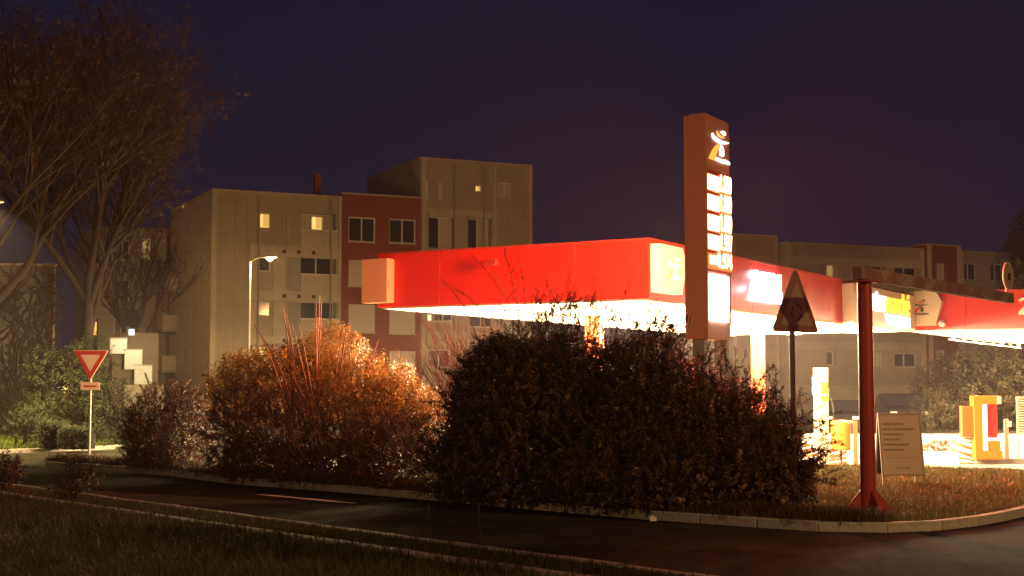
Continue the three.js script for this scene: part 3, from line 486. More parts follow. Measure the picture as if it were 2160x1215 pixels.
{ // notice board
  const c = document.createElement('canvas'); c.width = 512; c.height = 760; const x = c.getContext('2d');
  x.fillStyle = '#d9cfc4'; x.fillRect(0, 0, 512, 760); x.fillStyle = '#2a2020'; x.font = 'bold 38px sans-serif';
  ['CHERS CLIENTS,', 'SUITE À UN PROBLÈME', 'TECHNIQUE LE', 'SP95-E10 EST', 'TEMPORAIREMENT', 'INDISPONIBLE.'].forEach((s, i) => x.fillText(s, 24, 130 + i * 66, 470));
  x.fillStyle = '#8a7a70'; x.fillRect(40, 548, 420, 4); x.fillStyle = '#4a3530'; x.font = 'bold 30px sans-serif'; x.fillText('Intermarché', 170, 690);
  const tx = new THREE.CanvasTexture(c); tx.colorSpace = THREE.SRGBColorSpace;
  const b = G(1898, 1024, 0.12), d = -b.z, t = thing('notice_board', 'A-frame notice board with a printed customer notice on the grass', 'notice board', b, 0.1), k = d / FOCAL, W = 92 * k, H = 152 * k, tilt = 0.16;
  for (const s of [1, -1]) {
    const g = new THREE.Group(); g.name = s > 0 ? 'front_panel' : 'back_panel'; g.rotation.set(s > 0 ? -tilt : tilt, s > 0 ? 0 : 0, 0); g.position.set(0, 0, s * H * Math.sin(tilt)); t.add(g);
    const f = 0.035, z = s > 0 ? 0 : -0.02;
    part('frame', merge([bx(-W / 2, W / 2, H - f, H, z, z + 0.03, 0.006), bx(-W / 2, W / 2, 0.2, 0.2 + f, z, z + 0.03, 0.006), bx(-W / 2, -W / 2 + f, 0.0, H - f, z, z + 0.03), bx(W / 2 - f, W / 2, 0.0, H - f, z, z + 0.03)]), std(0.36, 0.31, 0.28, 0.5, { metalness: 0.2 }), g);
    const q = new THREE.BoxGeometry(W - 2 * f, H - 0.2 - 2 * f, 0.012); part(s > 0 ? 'poster' : 'back_sheet', q, s > 0 ? new THREE.MeshStandardMaterial({ map: tx, roughness: 0.55 }) : M.dark, g, [0, (H + 0.2) / 2, z + 0.012]);
  }
  part('hinge', bx(-W / 2, W / 2, H * Math.cos(tilt) - 0.02, H * Math.cos(tilt) + 0.01, -0.03, 0.03, 0.004), M.galv, t);
}

// ---------------------------------------------------------------- forecourt furniture
function stripedGuard(label, px0, px1, pyTop, pyBase, bend) {
  const b = G((px0 + px1) / 2, pyBase, FL), d = -b.z, k = d / FOCAL, W = (px1 - px0) * k, H = (pyBase - pyTop) * k, t = thing('striped_guard', label, 'crash guard', b, 0, 'striped crash guards at the pump islands');
  const R = W * 0.9, h = (a0, a1, y00, y01, y10, y11, rad) => { // curved band piece between two angles
    const n = 8, pos = [], idx = []; for (let i = 0; i <= n; i++) { const a = a0 + (a1 - a0) * i / n, f = i / n, ya = y00 + (y10 - y00) * f, yb = y01 + (y11 - y01) * f; pos.push(Math.sin(a) * rad * bend, ya, Math.cos(a) * rad - R * 0.6, Math.sin(a) * rad * bend, yb, Math.cos(a) * rad - R * 0.6); if (i < n) { const q = 2 * i; idx.push(q, q + 2, q + 1, q + 1, q + 2, q + 3); } }
    const g = new THREE.BufferGeometry(); g.setAttribute('position', new THREE.Float32BufferAttribute(pos, 3)); g.setIndex(idx); g.computeVertexNormals(); g.setAttribute('uv', new THREE.Float32BufferAttribute(new Float32Array(pos.length / 3 * 2), 2)); return g; };
  const body = new THREE.CylinderGeometry(R - 0.012, R - 0.012, H - 0.01, 28, 1, false, -1.05, 2.1).translate(0, (H - 0.01) / 2, -R * 0.6); part('body', body, M.white, t); part('top_plate', new THREE.CylinderGeometry(R, R, 0.03, 28, 1, false, -1.05, 2.1).translate(0, H, -R * 0.6), M.white, t);
  const n = 4, sh = H / n; for (let i = -2; i < n; i++) { const y = i * sh * 1.05, up = 2 * sh, c = (v) => Math.max(0, Math.min(H - 0.02, v)); const y0 = c(y), y1 = c(y + sh * 0.5), y2 = c(y + up), y3 = c(y + up + sh * 0.5); if (y3 - y2 + y1 - y0 > 0.02) part('stripe', h(1.0, -1.0, y0, y1 + 0.001, y2, y3 + 0.001, R - 0.004), M.orangeDeep, t); }
  return t;
}
stripedGuard('orange and white striped guard next to the orange frame terminal', 2018, 2066, 921, 978, 1);
stripedGuard('orange and white striped guard half behind the bush by the bin', 1712, 1772, 934, 978, -1);
const isl = G(2140, 979, FL); structure('pump_island', bx(-1.45, 8, 0, 0.2, -1.2, 0.0, 0.02), M.concrete, 'low concrete pump island under the orange frame terminal', 'pump island', isl.clone());
{ // orange frame terminal
  const b = G(2086, 969, FL + 0.2), d = -b.z, k = d / FOCAL, t = thing('orange_terminal', 'orange C shaped payment frame with a white light strip', 'terminal', b, 0), y = (py) => D(2086, py, d).y - FL - 0.2, X = (px) => (px - 2086) * k;
  part('frame', extrude([[X(2058), 0], [X(2116), 0], [X(2116), y(951)], [X(2076), y(951)], [X(2076), y(853)], [X(2110), y(853)], [X(2114), y(835)], [X(2056), y(835)]].map((p) => p), 0.45, [], 0.02), M.orange, t);
  part('light_strip', bx(X(2075), X(2084), y(950), y(853), -0.3, 0.03, 0.01), lit(new THREE.Color(1, 0.9, 0.75), 1.6, 0.5), t);
  part('side_cabinet', bx(X(2033), X(2057), y(922), y(857), -0.4, -0.08, 0.02), M.orangeDeep, t);
  part('keypad_cabinet', bx(X(2086), X(2108), y(924), y(853), -0.4, -0.1, 0.02), M.red, t);
  part('shelf', bx(X(2086), X(2112), y(950), y(930), -0.35, -0.02, 0.02), M.orange, t);
  part('lip', bx(X(2106), X(2114), y(852), y(837), 0.002, 0.06, 0.01), M.cream, t);
}
{ const b = G(2124, 967, FL + 0.2), d = -b.z, k = d / FOCAL, t = thing('small_post', 'short beige post with a small square head on the pump island', 'post', b, 0); part('post', bx(-0.075, 0.075, 0, 82 * k, -0.06, 0.06, 0.01), M.cream, t); part('head', bx(0.02, 0.16, 66 * k, 78 * k, 0.062, 0.14, 0.01), M.white, t); }
{ const b = G(2150, 968, FL + 0.2), d = -b.z, k = d / FOCAL, t = thing('louvred_panel', 'tall panel of thin louvres on legs at the island end', 'louvre panel', b, 0); const y0 = 50 * k, y1 = 130 * k; part('frame', merge([bx(-0.06, 0.0, 0, y1, -0.03, 0.03), bx(0.9, 0.96, 0, y1, -0.03, 0.03), bx(0, 0.9, y1 - 0.06, y1, -0.03, 0.03), bx(0, 0.9, y0, y0 + 0.05, -0.03, 0.03)]), M.cream, t); for (let i = 0; i < 14; i++) part('slat', bx(0.002, 0.898, y0 + 0.06 + i * (y1 - y0 - 0.13) / 14, y0 + 0.06 + (i + 0.55) * (y1 - y0 - 0.13) / 14, -0.02, 0.02), M.cream, t); }
{ // pump with screen
  const d = 51, p = D(1736, 815, d).setY(FL), k = d / FOCAL, y = (py) => D(1736, py, d).y - FL, t = thing('fuel_pump', 'slim cream fuel pump column with green and yellow panels', 'fuel pump', p, 0.35), W = 26 * k;
  part('column', bx(-W / 2, W / 2, 0, y(776), -0.3, 0, 0.02), M.cream, t); part('top_label', bx(-W * 0.2, W * 0.4, y(800), y(786), 0.002, 0.012), M.white, t); part('green_panel', bx(-W * 0.22, W * 0.46, y(830), y(806), 0.002, 0.012), M.green, t); part('yellow_panel', bx(-W * 0.22, W * 0.46, y(846), y(834), 0.002, 0.012), M.yellow, t); part('grey_panel', bx(-W * 0.22, W * 0.46, y(925), y(849), 0.002, 0.012), M.wallPale, t);
  part('hose', tube([V(W / 2 + 0.02, y(830), -0.12), V(W / 2 + 0.22, y(850), -0.1), V(W / 2 + 0.2, y(905), -0.1), V(W / 2 + 0.02, y(915), -0.12)], 0.025, 0.025, 6), M.rubber, t); part('nozzle', bx(W / 2 + 0.002, W / 2 + 0.1, y(832), y(822), -0.18, -0.06, 0.01), M.dark, t);
  for (const [a, c] of [[801, 795], [812, 803], [832, 814]]) part('side_light', bx(-W / 2 - 0.1, -W / 2 - 0.002, y(a), y(c), -0.2, -0.05, 0.01), lit(COOL, 3, 0.5), t);
}
{ // bin
  const d = 50, p = D(1772, 815, d).setY(FL), k = d / FOCAL, y = (py) => D(1772, py, d).y - FL, t = thing('litter_bin', 'orange round topped litter bin on a thin leg', 'bin', p, 0), R = 20.5 * k, y0 = y(949), y1 = y(893);
  part('body', new THREE.LatheGeometry([[0, y0], [R * 0.92, y0], [R, y0 + 0.04], [R, y1 - 0.02], [R * 0.96, y1 + 0.04], [R * 0.8, y1 + 0.08], [R * 0.45, y1 + 0.11], [0, y1 + 0.12]].map((q) => new THREE.Vector2(...q)), 24), M.orange, t);
  part('opening', new THREE.CylinderGeometry(R + 0.006, R + 0.006, 0.1, 16, 1, true, 1.2, 1.2).translate(0, y1 - 0.1, 0), M.dark, t); part('leg', cyl(0.04, 0.04, y0, 0, 10), M.dark, t);
}
{ const d = 53, p = D(1802, 815, d).setY(FL), k = d / FOCAL, t = thing('hose_rack', 'low orange framed rack between the bin and the gantry post', 'rack', p, 0); const y = (py) => D(1802, py, d).y - FL; part('post', bx(-0.06, 0.1, 0, y(888), -0.1, 0, 0.01), M.orangeDeep, t); part('rail', bx(-0.7, -0.062, y(892), y(887), -0.06, -0.02), M.galv, t); part('box', bx(-0.3, -0.062, y(912), y(893), -0.1, -0.02, 0.01), M.dark, t); }
// low white walls of the planter
{ const w1 = thing('low_wall', 'low white wall in front of the planter shrub', 'wall', D(1900, 815, 53.6).setY(FL), 0), k = 53.6 / FOCAL; part('wall_body', bx((1795 - 1900) * k, (2020 - 1900) * k, 0, D(0, 953, 53.6).y - FL, -0.3, 0, 0.02), M.white, w1); part('end_step', bx((2020 - 1900) * k + 0.002, (2030 - 1900) * k + 0.1, 0, 0.12, -0.28, -0.02, 0.03), M.white, w1);
  const w2 = thing('low_wall', 'long low white wall behind the planter shrub', 'wall', D(1960, 815, 58).setY(FL), -0.02), k2 = 58 / FOCAL; part('wall_body', bx((1700 - 1960) * k2, (2400 - 1960) * k2, 0, D(0, 916, 58).y - FL, -0.3, 0, 0.02), M.white, w2); }
// parked cars behind
function car(label, px, d, turn, s = 1) {
  const t = thing('parked_car', label, 'car', D(px, 815, d).setY(0), turn, 'cars parked behind the station');
  const side = [[-2.1, 0.28], [-2.15, 0.62], [-2.0, 0.85], [-1.2, 0.95], [-0.55, 1.4], [0.6, 1.46], [1.5, 1.05], [2.05, 0.95], [2.12, 0.5], [2.05, 0.28]].map(([x, y]) => [x * s, y * s]);
  part('body', extrude(side, 1.72 * s, [], 0.09).translate(0, 0, 0.86 * s), M.carPaint, t);
  part('windscreen', extrude([[-1.17 * s, 0.97 * s], [-0.6 * s, 1.36 * s], [-0.63 * s, 1.38 * s], [-1.22 * s, 0.99 * s]], 1.4 * s).translate(0, 0, 0.7 * s), M.glass, t);
  for (const z of [0.868 * s, -0.88 * s]) part('side_window', extrude([[-0.9 * s, 0.98 * s], [-0.5 * s, 1.32 * s], [0.55 * s, 1.37 * s], [1.2 * s, 1.04 * s]], 0.012).translate(0, 0, z + 0.006), M.glass, t);
  for (const x of [-1.35, 1.3]) for (const z of [-0.78, 0.78]) { const g = new THREE.Group(); g.name = 'wheel'; g.position.set(x * s, 0.31 * s, z * s); t.add(g); part('tyre', new THREE.TorusGeometry(0.24 * s, 0.075 * s, 8, 18), M.rubber, g); part('rim', new THREE.CylinderGeometry(0.19 * s, 0.19 * s, 0.1, 16).rotateX(Math.PI / 2), M.steel, g); }
  for (const z of [-0.6, 0.6]) part('headlight', bx(-2.14 * s, -2.05 * s, 0.6 * s, 0.76 * s, z * s - 0.16, z * s + 0.16, 0.02), M.frame, t);
}
car('dark parked car seen from the front behind the orange bin', 1785, 66, 1.25);
car('dark tall parked van body beneath the far flats', 1900, 70, 1.45, 1.2);

// ---------------------------------------------------------------- plants
function leafCluster(n, len, leafL, leafW, droop = 0.2, s0 = 1) {   // a twig with leaves, along +y; vertex colours: leaves 1, twig brown
  let s = s0 * 7919; const r = () => { s = (s * 1664525 + 1013904223) >>> 0; return s / 4294967296; };
  const pos = [], col = [], tri = (a, b, c, k) => { pos.push(...a.toArray(), ...b.toArray(), ...c.toArray()); for (let i = 0; i < 3; i++) col.push(...k); };
  const w = 0.004, tw = [0.45, 0.3, 0.25]; tri(V(-w, 0, 0), V(w, 0, 0), V(0, len, 0), tw); tri(V(0, 0, -w), V(0, 0, w), V(0, len, 0), tw);
  for (let i = 0; i < n; i++) {
    const a = i * 2.4 + r(), b = V(0, len * (0.15 + 0.85 * i / n), 0), out = V(Math.cos(a), 0.35 + r() * 0.7 - droop, Math.sin(a)).normalize(), sd = V(-Math.sin(a), (r() - 0.5) * 0.8, Math.cos(a)).normalize();
    const L = leafL * (0.7 + 0.6 * r()), W = leafW * (0.7 + 0.6 * r()) / 2, m = b.clone().addScaledVector(out, L * 0.5), up = V().crossVectors(out, sd).multiplyScalar(L * 0.09), tip = b.clone().addScaledVector(out, L).addScaledVector(V(0, -1, 0), L * droop), k = 0.7 + 0.6 * r();
    const l = m.clone().addScaledVector(sd, W).add(up), q = m.clone().addScaledVector(sd, -W).add(up);
    tri(b, l, m, [k, k, k]); tri(b, m, q, [k, k, k]); tri(l, tip, m, [k, k, k]); tri(m, tip, q, [k, k, k]);
  }
  const g = new THREE.BufferGeometry(); g.setAttribute('position', new THREE.Float32BufferAttribute(pos, 3)); g.setAttribute('color', new THREE.Float32BufferAttribute(col, 3)); g.computeVertexNormals(); g.setAttribute('uv', new THREE.Float32BufferAttribute(new Float32Array(pos.length / 3 * 2), 2)); return g;
}
function bladeTuft(n, h, w, spread, s0) {
  let s = s0 * 104729; const r = () => { s = (s * 1664525 + 1013904223) >>> 0; return s / 4294967296; };
  const pos = [], col = [];
  for (let i = 0; i < n; i++) {
    const a = r() * 6.283, x = (r() - 0.5) * spread, z = (r() - 0.5) * spread, H = h * (0.5 + r()), lean = H * (0.2 + 0.7 * r()), dx = Math.cos(a) * lean, dz = Math.sin(a) * lean, sx = -Math.sin(a) * w / 2, sz = Math.cos(a) * w / 2, k = 0.7 + 0.6 * r();
    const m = [x + dx * 0.35, H * 0.6, z + dz * 0.35], A = [x - sx, 0, z - sz], B = [x + sx, 0, z + sz], Cc = [m[0] - sx * 0.8, m[1], m[2] - sz * 0.8], Dd = [m[0] + sx * 0.8, m[1], m[2] + sz * 0.8], T = [x + dx, H, z + dz];
    pos.push(...A, ...B, ...Dd, ...A, ...Dd, ...Cc, ...Cc, ...Dd, ...T); for (let j = 0; j < 9; j++) col.push(k, k, k * 0.9);
  }
  const g = new THREE.BufferGeometry(); g.setAttribute('position', new THREE.Float32BufferAttribute(pos, 3)); g.setAttribute('color', new THREE.Float32BufferAttribute(col, 3)); g.computeVertexNormals(); return g;
}
function scatter(name, geo, mat, spots, parent) {   // spots: {p, q, s, c}
  const m = new THREE.InstancedMesh(geo, mat, spots.length), M4 = new THREE.Matrix4(), c = new THREE.Color();
  spots.forEach((s, i) => { M4.compose(s.p, s.q, s.s.isVector3 ? s.s : V(s.s, s.s, s.s)); m.setMatrixAt(i, M4); c.setRGB(...s.c); m.setColorAt(i, c); });
  m.name = parent === scene ? numbered(name) : name; m.userData.kind = 'stuff'; m.castShadow = m.receiveShadow = true; parent.add(m); return m;
}
const Q = (dir, spin) => new THREE.Quaternion().setFromUnitVectors(V(0, 1, 0), dir.clone().normalize()).multiply(new THREE.Quaternion().setFromAxisAngle(V(0, 1, 0), spin));
const wob = (p) => Math.sin(p.x * 2.3 + p.y * 1.1) * 0.5 + Math.sin(p.y * 3.1 - p.z * 2.2) * 0.3 + Math.sin(p.x * 5.2 + p.z * 4.1 + 1.3) * 0.25 + Math.sin(p.z * 7 + p.y * 6) * 0.15;
const pick = (pal) => { const c = pal[Math.floor(rnd() * pal.length)], k = rr(0.7, 1.35); return [c[0] * k, c[1] * k, c[2] * k]; };
function bush(name, label, category, base, lobes, density, geo, pal, o = {}) {   // lobes: centre (world), radii
  const t = thing(name, label, category, base, 0, o.group), spots = [];
  let area = lobes.map((l) => (l.r.x * l.r.y + l.r.x * l.r.z + l.r.y * l.r.z) * 4.2);
  lobes.forEach((l, li) => {
    const n = Math.round(area[li] * density);
    for (let i = 0; i < n; i++) {
      const u = rr(-1, 1), a = rr(0, 6.283), s = Math.sqrt(1 - u * u), dir = V(s * Math.cos(a), u, s * Math.sin(a)), f = rnd() < 0.7 ? 1 - 0.22 * rnd() * rnd() : rr(0.35, 0.85);
      const p = dir.clone().multiply(l.r).multiplyScalar(f); p.add(l.c); const k = 1 + (o.rough ?? 0.13) * wob(p); p.sub(l.c).multiplyScalar(k).add(l.c);
      if (p.y < base.y + 0.02) continue;
      const out = dir.clone().add(V(0, o.up ?? 0.45, 0)).add(V(rr(-0.7, 0.7), rr(-0.4, 0.7), rr(-0.7, 0.7))).normalize();
      spots.push({ p: p.sub(base), q: Q(out, rr(0, 6.28)), s: rr(0.6, 1.55), c: pick(pal) });
    }
  });
  const stems = []; for (let i = 0; i < (o.stems ?? 9); i++) { const l = lobes[i % lobes.length], e = l.c.clone().sub(base).add(V(rr(-0.6, 0.6) * l.r.x, rr(0, 0.6) * l.r.y, rr(-0.6, 0.6) * l.r.z)), b = V(e.x * 0.7 + rr(-0.2, 0.2), 0, e.z * 0.7 + rr(-0.1, 0.1)); stems.push(tube([b, b.clone().lerp(e, 0.5).add(V(rr(-0.1, 0.1), 0, rr(-0.1, 0.1))), e], 0.025, 0.008, 5)); }
  part('stem', merge(stems), M.bark, t);
  if (o.sprays) { o.shoots = o.shoots || []; for (let i = 0; i < o.sprays; i++) { const l = lobes[Math.floor(rnd() * lobes.length)], u = rr(-0.45, 1), a = rr(0, 6.283), s = Math.sqrt(1 - u * u), dir = V(s * Math.cos(a), u, s * Math.sin(a)), p0 = dir.clone().multiply(l.r).multiplyScalar(0.85).add(l.c); if (p0.y < base.y + 0.3) continue; const g = dir.clone().add(V(rr(-0.5, 0.5), rr(0.2, 1.1), rr(-0.5, 0.5))).normalize(), L = rr(0.35, 1.0) * (o.sprayLen || 1); o.shoots.push({ pts: [p0, p0.clone().addScaledVector(g, L * 0.5), p0.clone().addScaledVector(g, L).add(V(rr(-0.1, 0.1), -0.12 * L, rr(-0.1, 0.1)))], n: 7, from: 0.3, s: 0.85 }); } }
  if (o.shoots) { // long leafy shoots rising out of the crown
    const tubes = [];
    for (const sh of o.shoots) { const c = new THREE.CatmullRomCurve3(sh.pts.map((p) => p.clone().sub(base))); tubes.push(tube(sh.pts.map((p) => p.clone().sub(base)), 0.008, 0.003, 4)); const n = sh.n || 10; for (let i = 0; i < n; i++) { const f = (sh.from ?? 0.25) + (1 - (sh.from ?? 0.25)) * i / n, p = c.getPointAt(f), tg = c.getTangentAt(f); spots.push({ p, q: Q(tg.add(V(rr(-0.8, 0.8), rr(-0.3, 0.5), rr(-0.8, 0.8))), rr(0, 6.28)), s: (sh.s || 0.7) * rr(0.6, 1.1), c: pick(pal) }); } }
    part('shoot', merge(tubes), M.twig, t);
  }
  scatter('foliage', geo, o.mat || leafMat, spots, t);
  return t;
}
const lobe = (px, py, rx, ry, d, rz) => ({ c: D(px, py, d), r: V(rx * d / FOCAL, ry * d / FOCAL, rz) });
const base0 = (px, d, y = 0.12) => D(px, 815, d).setY(y);
const leafA = leafCluster(11, 0.2, 0.062, 0.032, 0.15, 1), leafB = leafCluster(12, 0.16, 0.045, 0.024, 0.1, 2), leafC = leafCluster(10, 0.3, 0.085, 0.045, 0.25, 3), leafBig = leafCluster(9, 0.5, 0.2, 0.1, 0.3, 4), leafShoot = leafA;
const palDark = [[0.08, 0.046, 0.02], [0.065, 0.045, 0.02], [0.09, 0.045, 0.022], [0.06, 0.038, 0.016], [0.11, 0.042, 0.024], [0.08, 0.046, 0.02], [0.07, 0.042, 0.018], [0.07, 0.05, 0.02], [0.09, 0.05, 0.022], [0.22, 0.14, 0.07]];
const palRed = [[0.16, 0.06, 0.022], [0.12, 0.055, 0.02], [0.19, 0.075, 0.028], [0.10, 0.045, 0.016]];
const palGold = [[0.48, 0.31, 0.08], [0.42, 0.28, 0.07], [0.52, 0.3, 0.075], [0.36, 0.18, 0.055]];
const palDeep = [[0.03, 0.03, 0.012], [0.022, 0.024, 0.011], [0.04, 0.036, 0.014]];
const palGreen = [[0.045, 0.05, 0.018], [0.055, 0.055, 0.022], [0.035, 0.04, 0.016]];
const shoot = (d, n, ...pp) => ({ pts: pp.map(([x, y], i) => D(x, y, d + rr(-0.1, 0.1) * i)), n });
const shootsA = [shoot(25.5, 12, [1090, 760], [1075, 650], [1040, 590], [995, 535]), shoot(25.5, 12, [1100, 740], [1090, 640], [1075, 570], [1058, 527]), shoot(25.4, 11, [1110, 720], [1108, 630], [1100, 570], [1090, 532]), shoot(25.3, 10, [1120, 700], [1128, 640], [1142, 592]), shoot(25.2, 13, [1165, 720], [1165, 650], [1152, 590]), shoot(25.2, 13, [1205, 710], [1203, 640], [1198, 570]), shoot(25, 12, [1180, 700], [1190, 650], [1215, 590]), shoot(25.5, 8, [1010, 720], [975, 640], [925, 583]), shoot(25.5, 7, [1040, 700], [1000, 640], [960, 610]), shoot(25, 10, [1240, 700], [1250, 640], [1252, 580]), shoot(25, 10, [1290, 700], [1310, 640], [1335, 590])];
for (let i = 0; i < 46; i++) { const x = rr(1060, 1290), y = 715 - 30 * Math.sin((x - 1060) / 240 * 3.14); shootsA.push(shoot(rr(25, 26), 9, [x, y + 30], [x + rr(-14, 14), y - 20], [x + rr(-35, 35), y - rr(40, 85)])); }
bush('bush', 'tall dark bush with long leafy shoots before the red fascia', 'bush', base0(1120, 25.6), [lobe(1130, 915, 180, 175, 25.8, 1.4), lobe(1060, 865, 100, 115, 25.7, 1.1), lobe(1205, 835, 115, 110, 25.6, 1.2), lobe(1005, 965, 72, 105, 26, 0.9), lobe(1125, 785, 85, 65, 25.6, 0.8), lobe(1100, 1015, 150, 80, 25.2, 1.0), lobe(980, 1000, 80, 75, 26, 0.8)], 128, leafA, palDark, { shoots: shootsA, rough: 0.24, sprays: 420 });
const shootsB = []; for (let i = 0; i < 44; i++) { const x = rr(1285, 1450), y = 730; shootsB.push(shoot(rr(23.8, 25), 9, [x, y + 30], [x + rr(-14, 14), y - 20], [x + rr(-32, 32), y - rr(40, 95)])); }
for (let i = 0; i < 26; i++) { const x = rr(1460, 1690), y = 800 + Math.max(0, x - 1480) * 0.5; shootsB.push(shoot(rr(23.2, 24), 8, [x, y + 40], [x + rr(-10, 10), y - 20], [x + rr(-25, 30), y - rr(40, 110)])); }
for (let i = 0; i < 22; i++) { const y = rr(860, 1020); shootsB.push(shoot(rr(23, 24), 8, [1640, y + 20], [1700, y + rr(-5, 10)], [rr(1725, 1785), y + rr(-25, 25)])); }
bush('bush', 'wide dark bush hiding the foot of the price pylon', 'bush', base0(1470, 24.3), [lobe(1430, 935, 180, 155, 24.6, 1.3), lobe(1365, 850, 115, 110, 24.8, 1.1), lobe(1545, 955, 125, 130, 24, 1.2), lobe(1632, 985, 60, 95, 23.6, 0.8), lobe(1300, 960, 105, 125, 24.4, 1.0), lobe(1500, 1010, 190, 95, 23.4, 0.9), lobe(1290, 1030, 120, 70, 23.8, 0.9), lobe(1400, 1040, 120, 60, 23.2, 0.7), lobe(1620, 1030, 80, 60, 22.9, 0.7)], 128, leafA, palDark, { shoots: shootsB, rough: 0.24, sprays: 520 });
bush('bush', 'rounded reddish bush at the end of the row by the give way sign', 'bush', base0(350, 35), [lobe(350, 912, 88, 85, 35, 1.1), lobe(305, 925, 48, 72, 35.2, 0.8), lobe(395, 905, 45, 75, 34.6, 0.8), lobe(350, 975, 80, 35, 34.4, 0.7)], 110, leafB, palRed, { rough: 0.2, sprays: 120, sprayLen: 0.7 });
bush('bush', 'clipped dark red bush in front of the red stemmed shrub', 'bush', base0(620, 31), [lobe(505, 915, 75, 95, 31.4, 0.9), lobe(600, 945, 110, 75, 30.9, 0.8), lobe(720, 965, 120, 70, 30.0, 0.8), lobe(800, 965, 110, 75, 29.0, 0.8), lobe(885, 960, 75, 90, 28.4, 0.8), lobe(560, 985, 110, 45, 30.8, 0.7), lobe(720, 995, 120, 50, 29.4, 0.7), lobe(850, 1010, 90, 45, 27.8, 0.6), lobe(540, 985, 110, 55, 31.8, 0.9), lobe(690, 985, 120, 60, 31.2, 0.9), lobe(820, 990, 110, 60, 30, 0.9)], 80, leafB, palRed, { rough: 0.26, sprays: 320 });
const shootsG = []; for (let i = 0; i < 70; i++) { const x = rr(470, 880), y = 810; shootsG.push(shoot(rr(31.5, 34), 8, [x, y + 20], [x + rr(-10, 10), y - 30], [x + rr(-25, 25), y - rr(20, 75)])); }
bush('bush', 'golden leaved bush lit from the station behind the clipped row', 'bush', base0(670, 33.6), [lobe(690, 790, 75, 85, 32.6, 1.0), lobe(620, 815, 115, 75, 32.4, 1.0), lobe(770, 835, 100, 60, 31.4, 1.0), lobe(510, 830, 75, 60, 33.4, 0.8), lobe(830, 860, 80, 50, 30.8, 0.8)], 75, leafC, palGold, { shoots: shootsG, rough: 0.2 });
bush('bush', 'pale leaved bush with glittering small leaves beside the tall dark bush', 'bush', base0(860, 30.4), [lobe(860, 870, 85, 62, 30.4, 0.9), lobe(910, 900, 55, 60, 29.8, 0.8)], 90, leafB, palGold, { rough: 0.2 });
{ // red stemmed shrub
  const t = thing('red_stem_shrub', 'shrub of upright bare red stems above the golden bush', 'shrub', base0(650, 30.9)), d = 30.9;
  const st = [[620, 830, 597, 650], [628, 830, 600, 655], [632, 840, 604, 660], [600, 800, 536, 684], [590, 810, 549, 705], [650, 830, 615, 684], [660, 840, 630, 683], [668, 830, 674, 625], [672, 830, 678, 632], [670, 835, 666, 640], [705, 830, 726, 680], [715, 830, 730, 694], [745, 800, 747, 722], [742, 800, 735, 725], [742, 805, 756, 755], [770, 800, 799, 713], [775, 802, 797, 722], [640, 840, 575, 730], [690, 850, 640, 760], [612, 860, 560, 770]];
  for (const [x0, y0, x1, y1] of st) { const dd = d + rr(-0.5, 0.5), a = D(x0 + 30, Math.min(980, y0 + 130), dd), b = D(x0, y0, dd), c = D(x0 * 0.4 + x1 * 0.6, y0 * 0.35 + y1 * 0.65, dd), e = D(x1, y1, dd); part('stem', tube([a, b, c, e].map((p) => p.sub(t.position)), 0.03, 0.009, 6), M.barkRed, t); }
  const fineT = []; for (let i = 0; i < 170; i++) { const x = rr(560, 900), dd = rr(30.6, 32.4), y = 880 + rr(-20, 30); fineT.push(tube([D(x, y, dd), D(x + rr(-20, 0), y - rr(20, 40), dd), D(x + rr(-50, -8), y - rr(50, 95), dd)].map((p) => p.sub(t.position)), 0.008, 0.003, 4)); }
  part('twig', merge(fineT), M.barkRed, t).userData.kind = 'stuff';
}
{ // bare twiggy shrub
  const t = thing('bare_shrub', 'bare pinkish twigs fanning out beside the tall dark bush', 'shrub', base0(980, 27)), l = [];
  for (let i = 0; i < 150; i++) { const a = D(rr(960, 1050), 990, 27 + rr(-0.5, 0.5)), e = D(rr(860, 1060), rr(650, 800), 27 + rr(-0.7, 0.7)), m = a.clone().lerp(e, 0.5).add(V(rr(-0.1, 0.3), 0.15, 0)); l.push(tube([a, m, e].map((p) => p.clone().sub(t.position)), 0.010, 0.003, 4)); for (let k = 0; k < 2; k++) { const q = m.clone().lerp(e, rr(0.1, 0.8)); l.push(tube([q, q.clone().add(V(rr(-0.35, 0.15), rr(0.2, 0.5), rr(-0.2, 0.2)))].map((p) => p.clone().sub(t.position)), 0.006, 0.002, 4)); } }
  part('twig', merge(l), M.barkRed, t).userData.kind = 'stuff';
}
// hedges and shrubs on the lawn
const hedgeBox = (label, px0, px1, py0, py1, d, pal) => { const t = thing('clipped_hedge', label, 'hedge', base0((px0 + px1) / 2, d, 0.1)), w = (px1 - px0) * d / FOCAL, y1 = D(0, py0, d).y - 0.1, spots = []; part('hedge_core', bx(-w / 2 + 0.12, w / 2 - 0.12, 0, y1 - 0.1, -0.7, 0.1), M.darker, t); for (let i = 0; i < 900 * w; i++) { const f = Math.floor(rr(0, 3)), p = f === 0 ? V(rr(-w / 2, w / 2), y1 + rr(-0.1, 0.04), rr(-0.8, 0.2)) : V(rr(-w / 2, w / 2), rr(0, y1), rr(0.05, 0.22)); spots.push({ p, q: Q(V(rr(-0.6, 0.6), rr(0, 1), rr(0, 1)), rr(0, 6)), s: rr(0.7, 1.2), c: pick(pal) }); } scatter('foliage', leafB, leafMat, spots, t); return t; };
hedgeBox('low clipped hedge on the lawn under the give way sign', 130, 198, 908, 925, 45.5, palGreen);
hedgeBox('higher clipped hedge next to the low hedge on the lawn', 90, 136, 897, 925, 45.8, palGreen);
bush('round_shrub', 'dark rounded shrub on the lawn before the ivy wall', 'shrub', base0(70, 47, 0.1), [lobe(66, 892, 42, 36, 47, 0.8), lobe(40, 905, 24, 22, 46.6, 0.5)], 70, leafB, palGreen, { stems: 3 });
